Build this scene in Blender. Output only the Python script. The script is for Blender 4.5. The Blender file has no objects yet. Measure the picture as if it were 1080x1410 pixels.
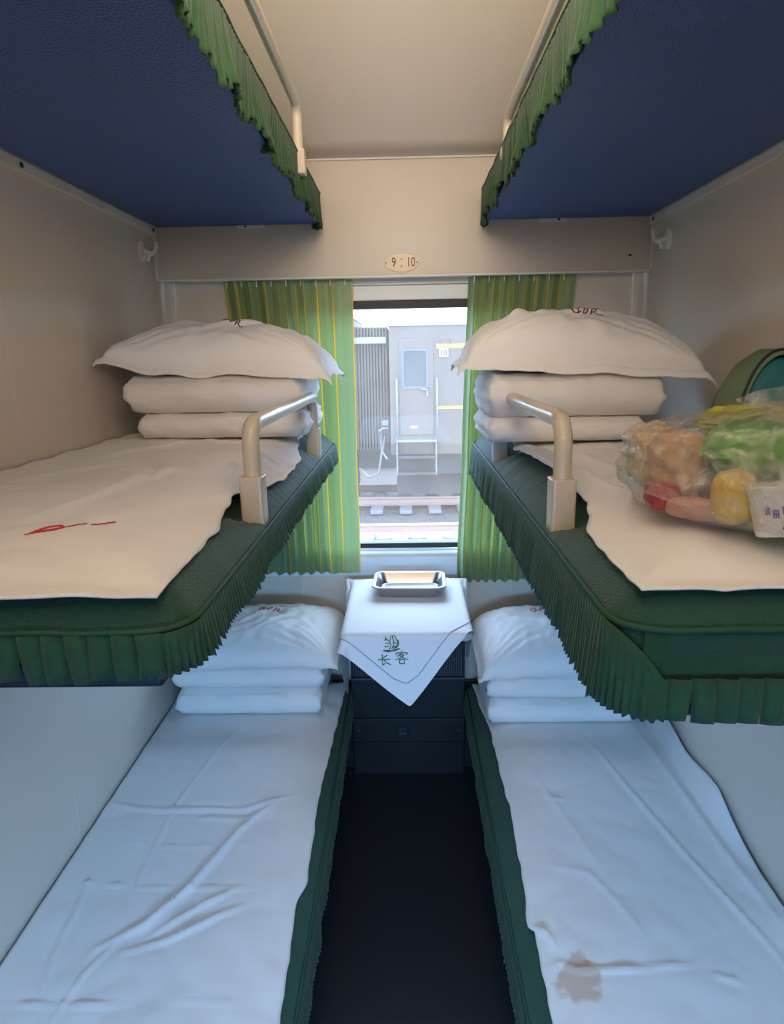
import bpy, bmesh, math, random
import numpy as np
from mathutils import Vector, Matrix, noise

random.seed(7)
C = bpy.context.scene.collection
PI = math.pi

# ------------------------------------------------------------------ helpers
def lerp_table(tab, t):
    if t <= tab[0][0]:
        return tab[0][1]
    for (a, va), (b, vb) in zip(tab, tab[1:]):
        if t <= b:
            k = (t - a) / (b - a)
            k = k * k * (3 - 2 * k)
            return va + (vb - va) * k
    return tab[-1][1]


def n3(x, y, z=0.0):
    return noise.noise(Vector((x, y, z)))


def resample(r, m):
    """m evenly spaced points along a closed outline"""
    P = list(r) + [r[0]]
    L = [0]
    for a, b_ in zip(P, P[1:]):
        L.append(L[-1] + math.dist(a, b_))
    out, j = [], 0
    for i in range(m):
        q = L[-1] * i / m
        while L[j + 1] < q: j += 1
        k = (q - L[j]) / max(L[j + 1] - L[j], 1e-9)
        out.append(tuple(P[j][c] + (P[j + 1][c] - P[j][c]) * k for c in range(3)))
    return out


class MB:
    """collects verts and faces of ONE mesh"""
    def __init__(self):
        self.v, self.f, self.mi = [], [], []
        self.uv = None

    def add(self, verts, faces, mi=0):
        b = len(self.v)
        self.v += [tuple(p) for p in verts]
        self.f += [tuple(b + i for i in q) for q in faces]
        self.mi += [mi] * len(faces)
        return self

    def box(self, x0, x1, y0, y1, z0, z1, mi=0):
        v = [(x, y, z) for z in (z0, z1) for y in (y0, y1) for x in (x0, x1)]
        f = [(0, 2, 3, 1), (4, 5, 7, 6), (0, 1, 5, 4), (2, 6, 7, 3), (0, 4, 6, 2), (1, 3, 7, 5)]
        return self.add(v, f, mi)

    def grid(self, fn, nu, nv, closed_u=False, mi=0, flip=False):
        v = [fn(i / (nu if closed_u else nu - 1), j / (nv - 1)) for j in range(nv) for i in range(nu)]
        f = []
        for j in range(nv - 1):
            for i in range(nu if closed_u else nu - 1):
                a, b = j * nu + i, j * nu + (i + 1) % nu
                q = (a, b, b + nu, a + nu)
                f.append(q[::-1] if flip else q)
        return self.add(v, f, mi)

    def tube(self, path, r, n=8, closed=False, caps=True, flat=1.0, mi=0):
        P = [Vector(p) for p in path]
        m = len(P)
        rr = r if isinstance(r, (list, tuple)) else [r] * m
        ref = None
        rings = []
        for i in range(m):
            if closed:
                t = P[(i + 1) % m] - P[i - 1]
            else:
                t = P[min(i + 1, m - 1)] - P[max(i - 1, 0)]
            if t.length < 1e-9:
                t = Vector((0, 0, 1))
            t.normalize()
            if ref is None:
                ref = Vector((0, 0, 1)) if abs(t.z) < .9 else Vector((1, 0, 0))
            a = ref - t * ref.dot(t)
            if a.length < 1e-6:
                a = t.orthogonal()
            a.normalize()
            ref = a
            b = t.cross(a)
            rings.append([P[i] + (a * math.cos(2 * PI * k / n) * flat + b * math.sin(2 * PI * k / n)) * rr[i] for k in range(n)])
        v = [p for R in rings for p in R]
        f = []
        for i in range(m if closed else m - 1):
            j = (i + 1) % m
            for k in range(n):
                l = (k + 1) % n
                f.append((i * n + k, j * n + k, j * n + l, i * n + l)[::-1])
        if caps and not closed:
            f.append(tuple(range(n)))
            f.append(tuple((m - 1) * n + k for k in range(n))[::-1])
        return self.add(v, f, mi)

    def loft(self, rings, cap0=True, cap1=True, mi=0):
        if len({len(R) for R in rings}) > 1:
            rings = [resample(R, max(len(R) for R in rings)) for R in rings]
        n = len(rings[0])
        v = [p for R in rings for p in R]
        f = []
        for i in range(len(rings) - 1):
            for k in range(n):
                l = (k + 1) % n
                f.append((i * n + k, i * n + l, (i + 1) * n + l, (i + 1) * n + k))
        if cap0:
            f.append(tuple(range(n))[::-1])
        if cap1:
            f.append(tuple((len(rings) - 1) * n + k for k in range(n)))
        return self.add(v, f, mi)

    def build(self, name, mat, parent=None, smooth=True, bevel=0, solid=0, angle=None):
        me = bpy.data.meshes.new(name)
        me.from_pydata(self.v, [], self.f)
        me.validate()
        me.update()
        for m in (mat if isinstance(mat, (list, tuple)) else [mat]):
            me.materials.append(m)
        for p, k in zip(me.polygons, self.mi):
            p.material_index = k
            p.use_smooth = smooth
        if self.uv:
            ul = me.uv_layers.new(name='UVMap')
            for l in me.loops:
                ul.data[l.index].uv = self.uv[l.vertex_index]
        o = bpy.data.objects.new(name, me)
        C.objects.link(o)
        if parent is not None:
            o.parent = parent
        if solid:
            md = o.modifiers.new('thickness', 'SOLIDIFY')
            md.thickness = solid
            md.offset = 0
        if bevel:
            md = o.modifiers.new('bevel', 'BEVEL')
            md.width = bevel
            md.segments = 3
            md.limit_method = 'ANGLE'
        if smooth and angle:
            try:
                me.set_sharp_from_angle(angle=angle)
            except Exception:
                pass
        return o


def tag(o, label=None, cat=None, group=None, kind=None):
    if label: o['label'] = label
    if cat: o['category'] = cat
    if group: o['group'] = group
    if kind: o['kind'] = kind
    return o


def thing(name, label, cat, loc=(0, 0, 0), group=None):
    o = bpy.data.objects.new(name, None)
    C.objects.link(o)
    o.empty_display_size = .05
    o['label'] = label
    o['category'] = cat
    if group: o['group'] = group
    return o            # parts carry world coordinates; the empty stays at the origin


def rrect(x0, x1, y0, y1, r, z, n=8, per=0.02):
    """rounded rectangle, counter-clockwise, evenly sampled"""
    r = max(min(r, (x1 - x0) / 2 - 1e-4, (y1 - y0) / 2 - 1e-4), 1e-4)
    pts = []
    cor = [(x1 - r, y0 + r, -PI / 2), (x1 - r, y1 - r, 0), (x0 + r, y1 - r, PI / 2), (x0 + r, y0 + r, PI)]
    for k, (cx, cy, a0) in enumerate(cor):
        for i in range(n + 1):
            a = a0 + PI / 2 * i / n
            pts.append((cx + r * math.cos(a), cy + r * math.sin(a), z))
        nx = cor[(k + 1) % 4]
        a = nx[2]
        ex = (nx[0] + r * math.cos(a), nx[1] + r * math.sin(a))
        sx, sy = pts[-1][:2]
        d = math.hypot(ex[0] - sx, ex[1] - sy)
        m = int(d / per)
        for i in range(1, m):
            pts.append((sx + (ex[0] - sx) * i / m, sy + (ex[1] - sy) * i / m, z))
    return pts


def text_obj(name, s, size, mat, parent, matrix, depth=.0006):
    cu = bpy.data.curves.new(name, 'FONT')
    cu.body = s
    cu.size = size
    cu.extrude = depth
    cu.align_x = 'CENTER'
    cu.align_y = 'CENTER'
    t = bpy.data.objects.new(name + '_source', cu)
    C.objects.link(t)
    dg = bpy.context.evaluated_depsgraph_get()
    me = bpy.data.meshes.new_from_object(t.evaluated_get(dg))
    bpy.data.objects.remove(t)
    me.transform(matrix)
    me.materials.clear()
    me.materials.append(mat)
    o = bpy.data.objects.new(name, me)
    C.objects.link(o)
    o.parent = parent
    return o


# ------------------------------------------------------------------ materials
def mat(name, col, rough=.6, metal=0, bump=None, var=None, spec=.5, sheen=0, coat=0):
    """bump=(scale, strength, kind)  var=(scale, amount)"""
    m = bpy.data.materials.new(name)
    m.use_nodes = True
    nt = m.node_tree
    b = nt.nodes['Principled BSDF']
    b.inputs['Base Color'].default_value = (*col, 1)
    b.inputs['Roughness'].default_value = rough
    b.inputs['Metallic'].default_value = metal
    b.inputs['Specular IOR Level'].default_value = spec
    if sheen:
        b.inputs['Sheen Weight'].default_value = sheen
        b.inputs['Sheen Roughness'].default_value = .5
    if coat:
        b.inputs['Coat Weight'].default_value = coat
    tc = nt.nodes.new('ShaderNodeTexCoord')
    if var:
        nz = nt.nodes.new('ShaderNodeTexNoise')
        nz.inputs['Scale'].default_value = var[0]
        nz.inputs['Detail'].default_value = 5
        nt.links.new(tc.outputs['Object'], nz.inputs['Vector'])
        mx = nt.nodes.new('ShaderNodeMix')
        mx.data_type = 'RGBA'
        mx.inputs[6].default_value = (*[c * (1 - var[1]) for c in col], 1)
        mx.inputs[7].default_value = (*[min(1, c * (1 + var[1])) for c in col], 1)
        nt.links.new(nz.outputs['Fac'], mx.inputs[0])
        nt.links.new(mx.outputs[2], b.inputs['Base Color'])
    if bump:
        if bump[2] == 'noise':
            t = nt.nodes.new('ShaderNodeTexNoise')
            t.inputs['Detail'].default_value = 6
            out = t.outputs['Fac']
        elif bump[2] == 'voronoi':
            t = nt.nodes.new('ShaderNodeTexVoronoi')
            out = t.outputs['Distance']
        else:
            t = nt.nodes.new('ShaderNodeTexWave')
            t.inputs['Distortion'].default_value = 4
            out = t.outputs['Fac']
        t.inputs['Scale'].default_value = bump[0]
        nt.links.new(tc.outputs['Object'], t.inputs['Vector'])
        bp = nt.nodes.new('ShaderNodeBump')
        bp.inputs['Strength'].default_value = bump[1]
        bp.inputs['Distance'].default_value = .002
        nt.links.new(out, bp.inputs['Height'])
        nt.links.new(bp.outputs['Normal'], b.inputs['Normal'])
    return m


M = {}
M['wall'] = mat('cream laminate', (.68, .615, .53), .32, var=(3, .03), bump=(400, .05, 'noise'))
M['beam'] = mat('cream beam panel', (.60, .535, .44), .35, var=(4, .04))
M['ceiling'] = mat('cream ceiling panel', (.84, .76, .66), .45, var=(2, .03))
M['trim'] = mat('pale trim', (.72, .69, .62), .35)
M['floor'] = mat('dark vinyl floor', (.022, .022, .026), .45, var=(120, .35), bump=(300, .1, 'noise'))
M['linen'] = mat('white linen', (.80, .785, .77), .85, bump=(900, .12, 'noise'), var=(6, .03), sheen=.15)
M['quilt'] = mat('white quilt cotton', (.77, .745, .725), .85, bump=(500, .15, 'noise'), var=(7, .04), sheen=.15)
M['tablelinen'] = mat('tablecloth linen', (.82, .83, .86), .8, bump=(900, .1, 'noise'))
M['green'] = mat('green quilted cover', (.008, .058, .030), .8, bump=(260, .6, 'voronoi'), var=(18, .25), sheen=.15)
M['greenfringe'] = mat('green pleated fringe', (.0080, .062, .026), .85, bump=(300, .4, 'noise'), var=(60, .35), sheen=.12)
M['greenpipe'] = mat('green piping', (.011, .062, .028), .7)
M['upfringe'] = mat('green upper fringe', (.018, .074, .022), .85, bump=(250, .6, 'noise'), var=(45, .45), sheen=.15)
M['navy'] = mat('navy vinyl', (.025, .094, .33), .40, bump=(230, .8, 'voronoi'), var=(4, .12))
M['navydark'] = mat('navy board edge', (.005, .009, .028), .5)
M['rail'] = mat('cream painted tube', (.58, .50, .37), .34, coat=.15)
M['uprail'] = mat('cream upper tube', (.70, .63, .50), .3, coat=.2)
M['steel'] = mat('stainless steel', (.50, .50, .51), .30, 1, bump=(60, .05, 'noise'))
M['black'] = mat('black gasket', (.012, .012, .014), .5)
M['heater'] = mat('dark heater casing', (.011, .011, .012), .5, var=(30, .3))
M['slat'] = mat('dark metal slats', (.10, .10, .10), .45, .5)
M['white'] = mat('white plastic frame', (.78, .79, .78), .35, var=(5, .03))
M['sill'] = mat('pale blue white sill', (.70, .76, .80), .4)
M['hook'] = mat('cream plastic hook', (.84, .80, .72), .4)
M['plate'] = mat('ivory number plate', (.78, .62, .42), .35)
M['ink'] = mat('brown ink', (.10, .045, .015), .6)
M['screw'] = mat('dark screw', (.05, .045, .04), .4, .6)
M['red'] = mat('red embroidery', (.55, .035, .035), .7)
M['darkred'] = mat('dark red embroidery', (.16, .02, .02), .7)
M['sewgreen'] = mat('green embroidery thread', (.06, .17, .04), .7)
M['sewblue'] = mat('blue grey stitching', (.14, .22, .27), .7)
M['tablemetal'] = mat('table edge', (.45, .46, .46), .4, .3)

# right lower sheet: linen with a brown stain of its own shape
def stained(name, cx, cy):
    m = mat(name, (.80, .785, .77), .85, bump=(900, .12, 'noise'), sheen=.15)
    nt = m.node_tree
    b = nt.nodes['Principled BSDF']
    tc = nt.nodes.new('ShaderNodeTexCoord')
    mp = nt.nodes.new('ShaderNodeMapping')
    mp.inputs['Location'].default_value = (-cx / .055, -cy / .065, 0)
    mp.inputs['Scale'].default_value = (1 / .055, 1 / .065, 0)
    nt.links.new(tc.outputs['Object'], mp.inputs['Vector'])
    nz = nt.nodes.new('ShaderNodeTexNoise')
    nz.inputs['Scale'].default_value = 30
    nz.inputs['Detail'].default_value = 4
    nt.links.new(tc.outputs['Object'], nz.inputs['Vector'])
    ln = nt.nodes.new('ShaderNodeVectorMath'); ln.operation = 'LENGTH'
    nt.links.new(mp.outputs['Vector'], ln.inputs[0])
    ad = nt.nodes.new('ShaderNodeMath'); ad.operation = 'MULTIPLY_ADD'
    ad.inputs[1].default_value = 1.6
    nt.links.new(nz.outputs['Fac'], ad.inputs[0])
    nt.links.new(ln.outputs['Value'], ad.inputs[2])
    rp = nt.nodes.new('ShaderNodeValToRGB')
    rp.color_ramp.elements[0].position = .85
    rp.color_ramp.elements[0].color = (.64, .51, .41, 1)
    rp.color_ramp.elements[1].position = 1.0
    rp.color_ramp.elements[1].color = (.80, .785, .77, 1)
    sc = nt.nodes.new('ShaderNodeMath'); sc.operation = 'MULTIPLY'; sc.inputs[1].default_value = .55
    nt.links.new(ad.outputs[0], sc.inputs[0])
    nt.links.new(sc.outputs[0], rp.inputs['Fac'])
    nt.links.new(rp.outputs['Color'], b.inputs['Base Color'])
    return m
M['stained'] = stained('stained linen', .355, 1.215)


def curtain_mat():
    m = bpy.data.materials.new('striped curtain satin')
    m.use_nodes = True
    nt = m.node_tree
    nt.nodes.remove(nt.nodes['Principled BSDF'])
    out = nt.nodes['Material Output']
    uv = nt.nodes.new('ShaderNodeUVMap')
    sp = nt.nodes.new('ShaderNodeSeparateXYZ')
    nt.links.new(uv.outputs['UV'], sp.inputs[0])
    def math_(op, a, bv):
        n = nt.nodes.new('ShaderNodeMath'); n.operation = op
        nt.links.new(a, n.inputs[0]); n.inputs[1].default_value = bv
        return n.outputs[0]
    u = math_('DIVIDE', sp.outputs['X'], .140)
    fr = math_('FRACT', u, 0)
    rp = nt.nodes.new('ShaderNodeValToRGB')
    cr = rp.color_ramp
    cr.interpolation = 'CONSTANT'
    G1, G2, Yw, W = (.30, .41, .17, 1), (.32, .43, .215, 1), (.80, .52, .05, 1), (.21, .32, .15, 1)
    cr.elements[0].position = 0; cr.elements[0].color = Yw
    cr.elements[1].position = .05; cr.elements[1].color = G1
    for p, c in ((.24, W), (.25, G1), (.45, Yw), (.50, G2), (.74, W), (.75, G2)):
        e = cr.elements.new(p); e.color = c
    nt.links.new(fr, rp.inputs['Fac'])
    d = nt.nodes.new('ShaderNodeBsdfPrincipled')
    d.inputs['Roughness'].default_value = .45
    d.inputs['Sheen Weight'].default_value = .2
    nt.links.new(rp.outputs['Color'], d.inputs['Base Color'])
    t = nt.nodes.new('ShaderNodeBsdfTranslucent')
    gm = nt.nodes.new('ShaderNodeGamma'); gm.inputs['Gamma'].default_value = 1.4
    nt.links.new(rp.outputs['Color'], gm.inputs['Color'])
    nt.links.new(gm.outputs['Color'], t.inputs['Color'])
    wv = nt.nodes.new('ShaderNodeTexNoise'); wv.inputs['Scale'].default_value = 700
    tc = nt.nodes.new('ShaderNodeTexCoord')
    nt.links.new(tc.outputs['Object'], wv.inputs['Vector'])
    bp = nt.nodes.new('ShaderNodeBump'); bp.inputs['Strength'].default_value = .1; bp.inputs['Distance'].default_value = .001
    nt.links.new(wv.outputs['Fac'], bp.inputs['Height'])
    nt.links.new(bp.outputs['Normal'], d.inputs['Normal'])
    mx = nt.nodes.new('ShaderNodeMixShader'); mx.inputs[0].default_value = CURTAIN_T
    nt.links.new(d.outputs[0], mx.inputs[1]); nt.links.new(t.outputs[0], mx.inputs[2])
    nt.links.new(mx.outputs[0], out.inputs['Surface'])
    return m


def glass_mat(dust):
    m = bpy.data.materials.new('dusty window glass')
    m.use_nodes = True
    nt = m.node_tree
    nt.nodes.remove(nt.nodes['Principled BSDF'])
    out = nt.nodes['Material Output']
    tr = nt.nodes.new('ShaderNodeBsdfTransparent'); tr.inputs['Color'].default_value = (.94, .96, .96, 1)
    tl = nt.nodes.new('ShaderNodeBsdfTranslucent'); tl.inputs['Color'].default_value = (1.0, .74, .52, 1)
    gl = nt.nodes.new('ShaderNodeBsdfGlossy'); gl.inputs['Roughness'].default_value = .03
    nz = nt.nodes.new('ShaderNodeTexNoise'); nz.inputs['Scale'].default_value = 9; nz.inputs['Detail'].default_value = 6
    tc = nt.nodes.new('ShaderNodeTexCoord')
    nt.links.new(tc.outputs['Object'], nz.inputs['Vector'])
    mr = nt.nodes.new('ShaderNodeMapRange')
    mr.inputs['From Min'].default_value = .3; mr.inputs['From Max'].default_value = .7
    mr.inputs['To Min'].default_value = dust * .85; mr.inputs['To Max'].default_value = dust * 1.15
    nt.links.new(nz.outputs['Fac'], mr.inputs['Value'])
    m1 = nt.nodes.new('ShaderNodeMixShader')
    nt.links.new(mr.outputs['Result'], m1.inputs[0])
    nt.links.new(tr.outputs[0], m1.inputs[1]); nt.links.new(tl.outputs[0], m1.inputs[2])
    m2 = nt.nodes.new('ShaderNodeMixShader'); m2.inputs[0].default_value = .005
    nt.links.new(m1.outputs[0], m2.inputs[1]); nt.links.new(gl.outputs[0], m2.inputs[2])
    nt.links.new(m2.outputs[0], out.inputs['Surface'])
    return m


def film_mat():
    m = bpy.data.materials.new('clear plastic film')
    m.use_nodes = True
    nt = m.node_tree
    nt.nodes.remove(nt.nodes['Principled BSDF'])
    out = nt.nodes['Material Output']
    tr = nt.nodes.new('ShaderNodeBsdfTransparent'); tr.inputs['Color'].default_value = (.97, .96, .93, 1)
    df = nt.nodes.new('ShaderNodeBsdfDiffuse'); df.inputs['Color'].default_value = (.82, .78, .70, 1)
    gl = nt.nodes.new('ShaderNodeBsdfGlossy'); gl.inputs['Roughness'].default_value = .16
    tc = nt.nodes.new('ShaderNodeTexCoord')
    nz = nt.nodes.new('ShaderNodeTexNoise'); nz.inputs['Scale'].default_value = 26; nz.inputs['Detail'].default_value = 5
    nz.inputs['Distortion'].default_value = 1.5
    nt.links.new(tc.outputs['Object'], nz.inputs['Vector'])
    bp = nt.nodes.new('ShaderNodeBump'); bp.inputs['Strength'].default_value = .7; bp.inputs['Distance'].default_value = .01
    nt.links.new(nz.outputs['Fac'], bp.inputs['Height'])
    nt.links.new(bp.outputs['Normal'], gl.inputs['Normal'])
    mr = nt.nodes.new('ShaderNodeMapRange')
    mr.inputs['From Min'].default_value = .42; mr.inputs['From Max'].default_value = .8
    mr.inputs['To Min'].default_value = .10; mr.inputs['To Max'].default_value = .50
    nt.links.new(nz.outputs['Fac'], mr.inputs['Value'])
    m1 = nt.nodes.new('ShaderNodeMixShader')
    nt.links.new(mr.outputs['Result'], m1.inputs[0])
    nt.links.new(tr.outputs[0], m1.inputs[1]); nt.links.new(df.outputs[0], m1.inputs[2])
    fr = nt.nodes.new('ShaderNodeLayerWeight'); fr.inputs['Blend'].default_value = .35
    nt.links.new(bp.outputs['Normal'], fr.inputs['Normal'])
    ml = nt.nodes.new('ShaderNodeMath'); ml.operation = 'MULTIPLY'; ml.inputs[1].default_value = .45
    nt.links.new(fr.outputs['Facing'], ml.inputs[0])
    m2 = nt.nodes.new('ShaderNodeMixShader')
    nt.links.new(ml.outputs[0], m2.inputs[0])
    nt.links.new(m1.outputs[0], m2.inputs[1]); nt.links.new(gl.outputs[0], m2.inputs[2])
    nt.links.new(m2.outputs[0], out.inputs['Surface'])
    return m


CURTAIN_T = .28
SKY = 13.5
M['curtain'] = curtain_mat()
M['glass'] = glass_mat(.075)
M['film'] = film_mat()

# ------------------------------------------------------------------ the setting
W = .90            # half width of the compartment
YW = 2.72          # window wall
def structure(mb, name, m, **k):
    return tag(mb.build(name, m, smooth=False, **k), kind='structure')

structure(MB().box(-2.2, 2.2, -.95, 2.86, -.06, 0), 'floor', M['floor'])
structure(MB().box(-W - .05, -W, .62, 2.86, 0, 3.2), 'wall_left', M['wall'])
structure(MB().box(W, W + .05, .62, 2.86, 0, 3.2), 'wall_right', M['wall'])
b = MB()
b.box(-2.25, 2.25, -.95, -.90, 0, 3.2)
b.box(-2.25, -2.2, -.95, .67, 0, 3.2)
b.box(2.2, 2.25, -.95, .67, 0, 3.2)
b.box(-2.25, -W - .05, .62, .67, 0, 3.2)
b.box(W + .05, 2.25, .62, .67, 0, 3.2)
structure(b, 'wall_back', M['wall'])
HX0, HX1, HZ0, HZ1 = -.47, .47, .955, 2.01
b = MB()
b.box(-W, HX0, YW, YW + .14, 0, 3.2)
b.box(HX1, W, YW, YW + .14, 0, 3.2)
b.box(HX0, HX1, YW, YW + .14, 0, HZ0)
b.box(HX0, HX1, YW, YW + .14, HZ1, 3.2)
structure(b, 'wall_front', M['wall'])
# vaulted ceiling rising from the window wall towards the corridor
def ceil(u, v):
    y = 2.66 - v * 3.6
    t = max(0.0, min(1.0, (2.66 - y) / 1.9))
    return ((u - .5) * 4.4, y, 2.43 + .55 * math.sin(t * PI / 2))
b = MB().grid(ceil, 2, 40)
o = b.build('ceiling', M['ceiling'], solid=.02)
tag(o, kind='structure')

# beam over the window, its metal lip, corner strips, wall joint strips
b = MB().box(-W + .002, W - .002, 2.647, 2.672, 2.036, 2.43)
structure(b, 'trim_1', M['beam'], bevel=.002)
structure(MB().box(-W + .004, W - .004, 2.640, 2.668, 2.028, 2.036), 'trim_2', M['trim'], bevel=.001)
structure(MB().box(-W + .004, W - .004, 2.638, 2.648, 2.424, 2.432), 'trim_3', M['trim'])
for k, s in enumerate((-1, 1)):
    structure(MB().box(min(s * .9, s * .893), max(s * .9, s * .893), 2.636, 2.648, 2.03, 2.22), 'trim_%d' % (4 + k), M['trim'])
    structure(MB().box(min(s * .877, s * .862), max(s * .877, s * .862), 2.708, 2.722, 0.5, 2.036), 'trim_%d' % (6 + k), M['trim'])
    structure(MB().box(min(s * .9, s * .884), max(s * .9, s * .884), .78, 2.64, 2.186, 2.214), 'trim_%d' % (8 + k), M['trim'], bevel=.003)
    structure(MB().box(s * .43 - .003, s * .43 + .003, 2.717, 2.722, 0, .87), 'trim_%d' % (10 + k), M['trim'])
# faint joints of the side wall panels
structure(MB().box(-.9, -.8990, 1.629, 1.631, .02, 1.40), 'trim_12', M['wall'])
structure(MB().box(-.9, -.8990, 1.601, 1.603, 1.53, 2.185), 'trim_13', M['wall'])

# window: white frame, gasket, dusty pane, slanting sill
win = MB()
fx, ft = .47, .035
win.box(-fx, fx, 2.735, 2.80, 1.955, 2.01)
win.box(-fx, -fx + ft, 2.735, 2.80, .955, 1.955)
win.box(fx - ft, fx, 2.735, 2.80, .955, 1.955)
win.box(-fx, fx, 2.735, 2.80, .955, .975)
window = structure(win, 'window_1', M['white'], bevel=.004)
g = MB()
g.box(-fx + ft, fx - ft, 2.745, 2.79, 1.925, 1.955)
g.box(-fx + ft, -fx + ft + .02, 2.745, 2.79, .995, 1.925)
g.box(fx - ft - .02, fx - ft, 2.745, 2.79, .995, 1.925)
g.box(-fx + ft, fx - ft, 2.745, 2.79, .975, .995)
g.build('gasket', M['black'], window, smooth=False)
p = MB().add([(-fx + ft + .01, 2.772, .985), (fx - ft - .01, 2.772, .985), (fx - ft - .01, 2.772, 1.935), (-fx + ft + .01, 2.772, 1.935)], [(0, 1, 2, 3)])
p.build('pane', M['glass'], window, smooth=False)
s = MB()
prof = [(2.76, .976), (2.74, .970), (2.724, .958), (2.717, .93), (2.7155, .868), (2.72, .866), (2.76, .866)]
s.loft([[(x, y, z) for y, z in prof] for x in (-.62, .62)])
structure(s, 'trim_14', M['sill'])

# ------------------------------------------------------------------ upper berths
def upper_berth(s, label, rail_x, rail_z, mlabel, seed):
    t = thing('upper_berth', label, 'berth', group=None)
    xa, xb = sorted((s * .884, s * .294))
    MB().box(xa, xb, .70, 2.643, 2.215, 2.25).build('base_board', M['navy'], t, smooth=False, bevel=.006)
    # guard rail
    y1, y0 = 2.10, .95
    path = []
    for a in range(0, 7):
        q = PI / 2 * a / 6
        path.append((rail_x, y1 - .035 + .035 * math.cos(q), rail_z - .035 + .035 * math.sin(q)))
    path = [(rail_x, y1, 2.27), (rail_x, y1, 2.34)] + path
    for a in range(0, 7):
        q = PI / 2 * a / 6
        path.append((rail_x, y0 + .035 - .035 * math.sin(q), rail_z - .035 + .035 * math.cos(q)))
    path.append((rail_x, y0, 2.27))
    r = MB().tube(path, .0135, 12).build('guard_rail', M['uprail'], t)
    k = MB()
    for y in (y1, y0):
        MB().box(rail_x - .019, rail_x + .019, y - .019, y + .019, 2.25, 2.315).build('post_socket', M['uprail'], r, smooth=False, bevel=.004)
    # small latch tab below the far end of the board
    lx = s * .54
    MB().box(lx - .05, lx + .05, 2.628, 2.6465, 2.204, 2.2149).build('latch_tab', M['trim'], t, smooth=False, bevel=.002)
    MB().tube([(lx + s * .02, 2.6279, 2.2095), (lx + s * .02, 2.6265, 2.2095)], .004, 8).build('screw', M['screw'], t)
    # mattress with ruffled edge hanging below the board
    m = thing('upper_mattress', mlabel, 'mattress')
    rings = []
    for d, z in ((.0, 2.2505), (.0, 2.285), (.012, 2.302), (.04, 2.312), (.1, 2.318)):
        rings.append(rrect(xa + d - (.006 if s > 0 else -.012), xb - d + (.006 if s < 0 else -.012), .72 + d, 2.62 - d, .05, z))
    MB().loft(rings).build('cover', M['green'], m)
    rnd = random.Random(seed)
    # ruffle along the aisle edge and round the far corner
    n = 520
    def ruf(u, v):
        y = .70 + u * 1.935
        x = .284
        # turn round the corner at the far end
        if y > 2.60:
            k = (y - 2.60) / .035
            x += .03 * k * k
        w = n3(y * 9, seed, 0) * .012 + n3(y * 34, seed + 3, 0) * .010 + math.sin(y * 330 + 3 * n3(y * 12, seed)) * .0035
        big = .012 * math.sin(y * 21 + seed)
        drop = 2.308 - v * (.116 + .020 * n3(y * 7, seed + 5) + .010 * n3(y * 40, seed + 8))
        gap = math.exp(-((y - 1.70) / .03) ** 2) * .05
        flare = v * v
        return (s * (x - .004 * flare + w * (.25 + flare) + big * flare * .8 + gap * flare * .4), y, drop + .006 * math.sin(y * 165) * flare + gap * .3 * flare)
    MB().grid(ruf, n, 14).build('ruffle', M['upfringe'], m, solid=.002)
    MB().tube([(s * (.284 + .004 * n3(y * 9, seed)), y, 2.308 + .003 * n3(y * 15, seed)) for y in [.70 + .02 * i for i in range(96)]], .0035, 6).build('piping', M['greenpipe'], m)
    return t

upper_berth(-1, 'left upper berth with navy vinyl underside and cream guard rail', -.283, 2.43,
            'green mattress on the left upper berth, its ruffle gaping open near the middle', 3)
upper_berth(1, 'right upper berth with navy vinyl underside and cream guard rail', .300, 2.385,
            'green mattress on the right upper berth, its ruffle in fine gathered folds', 11)

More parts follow.
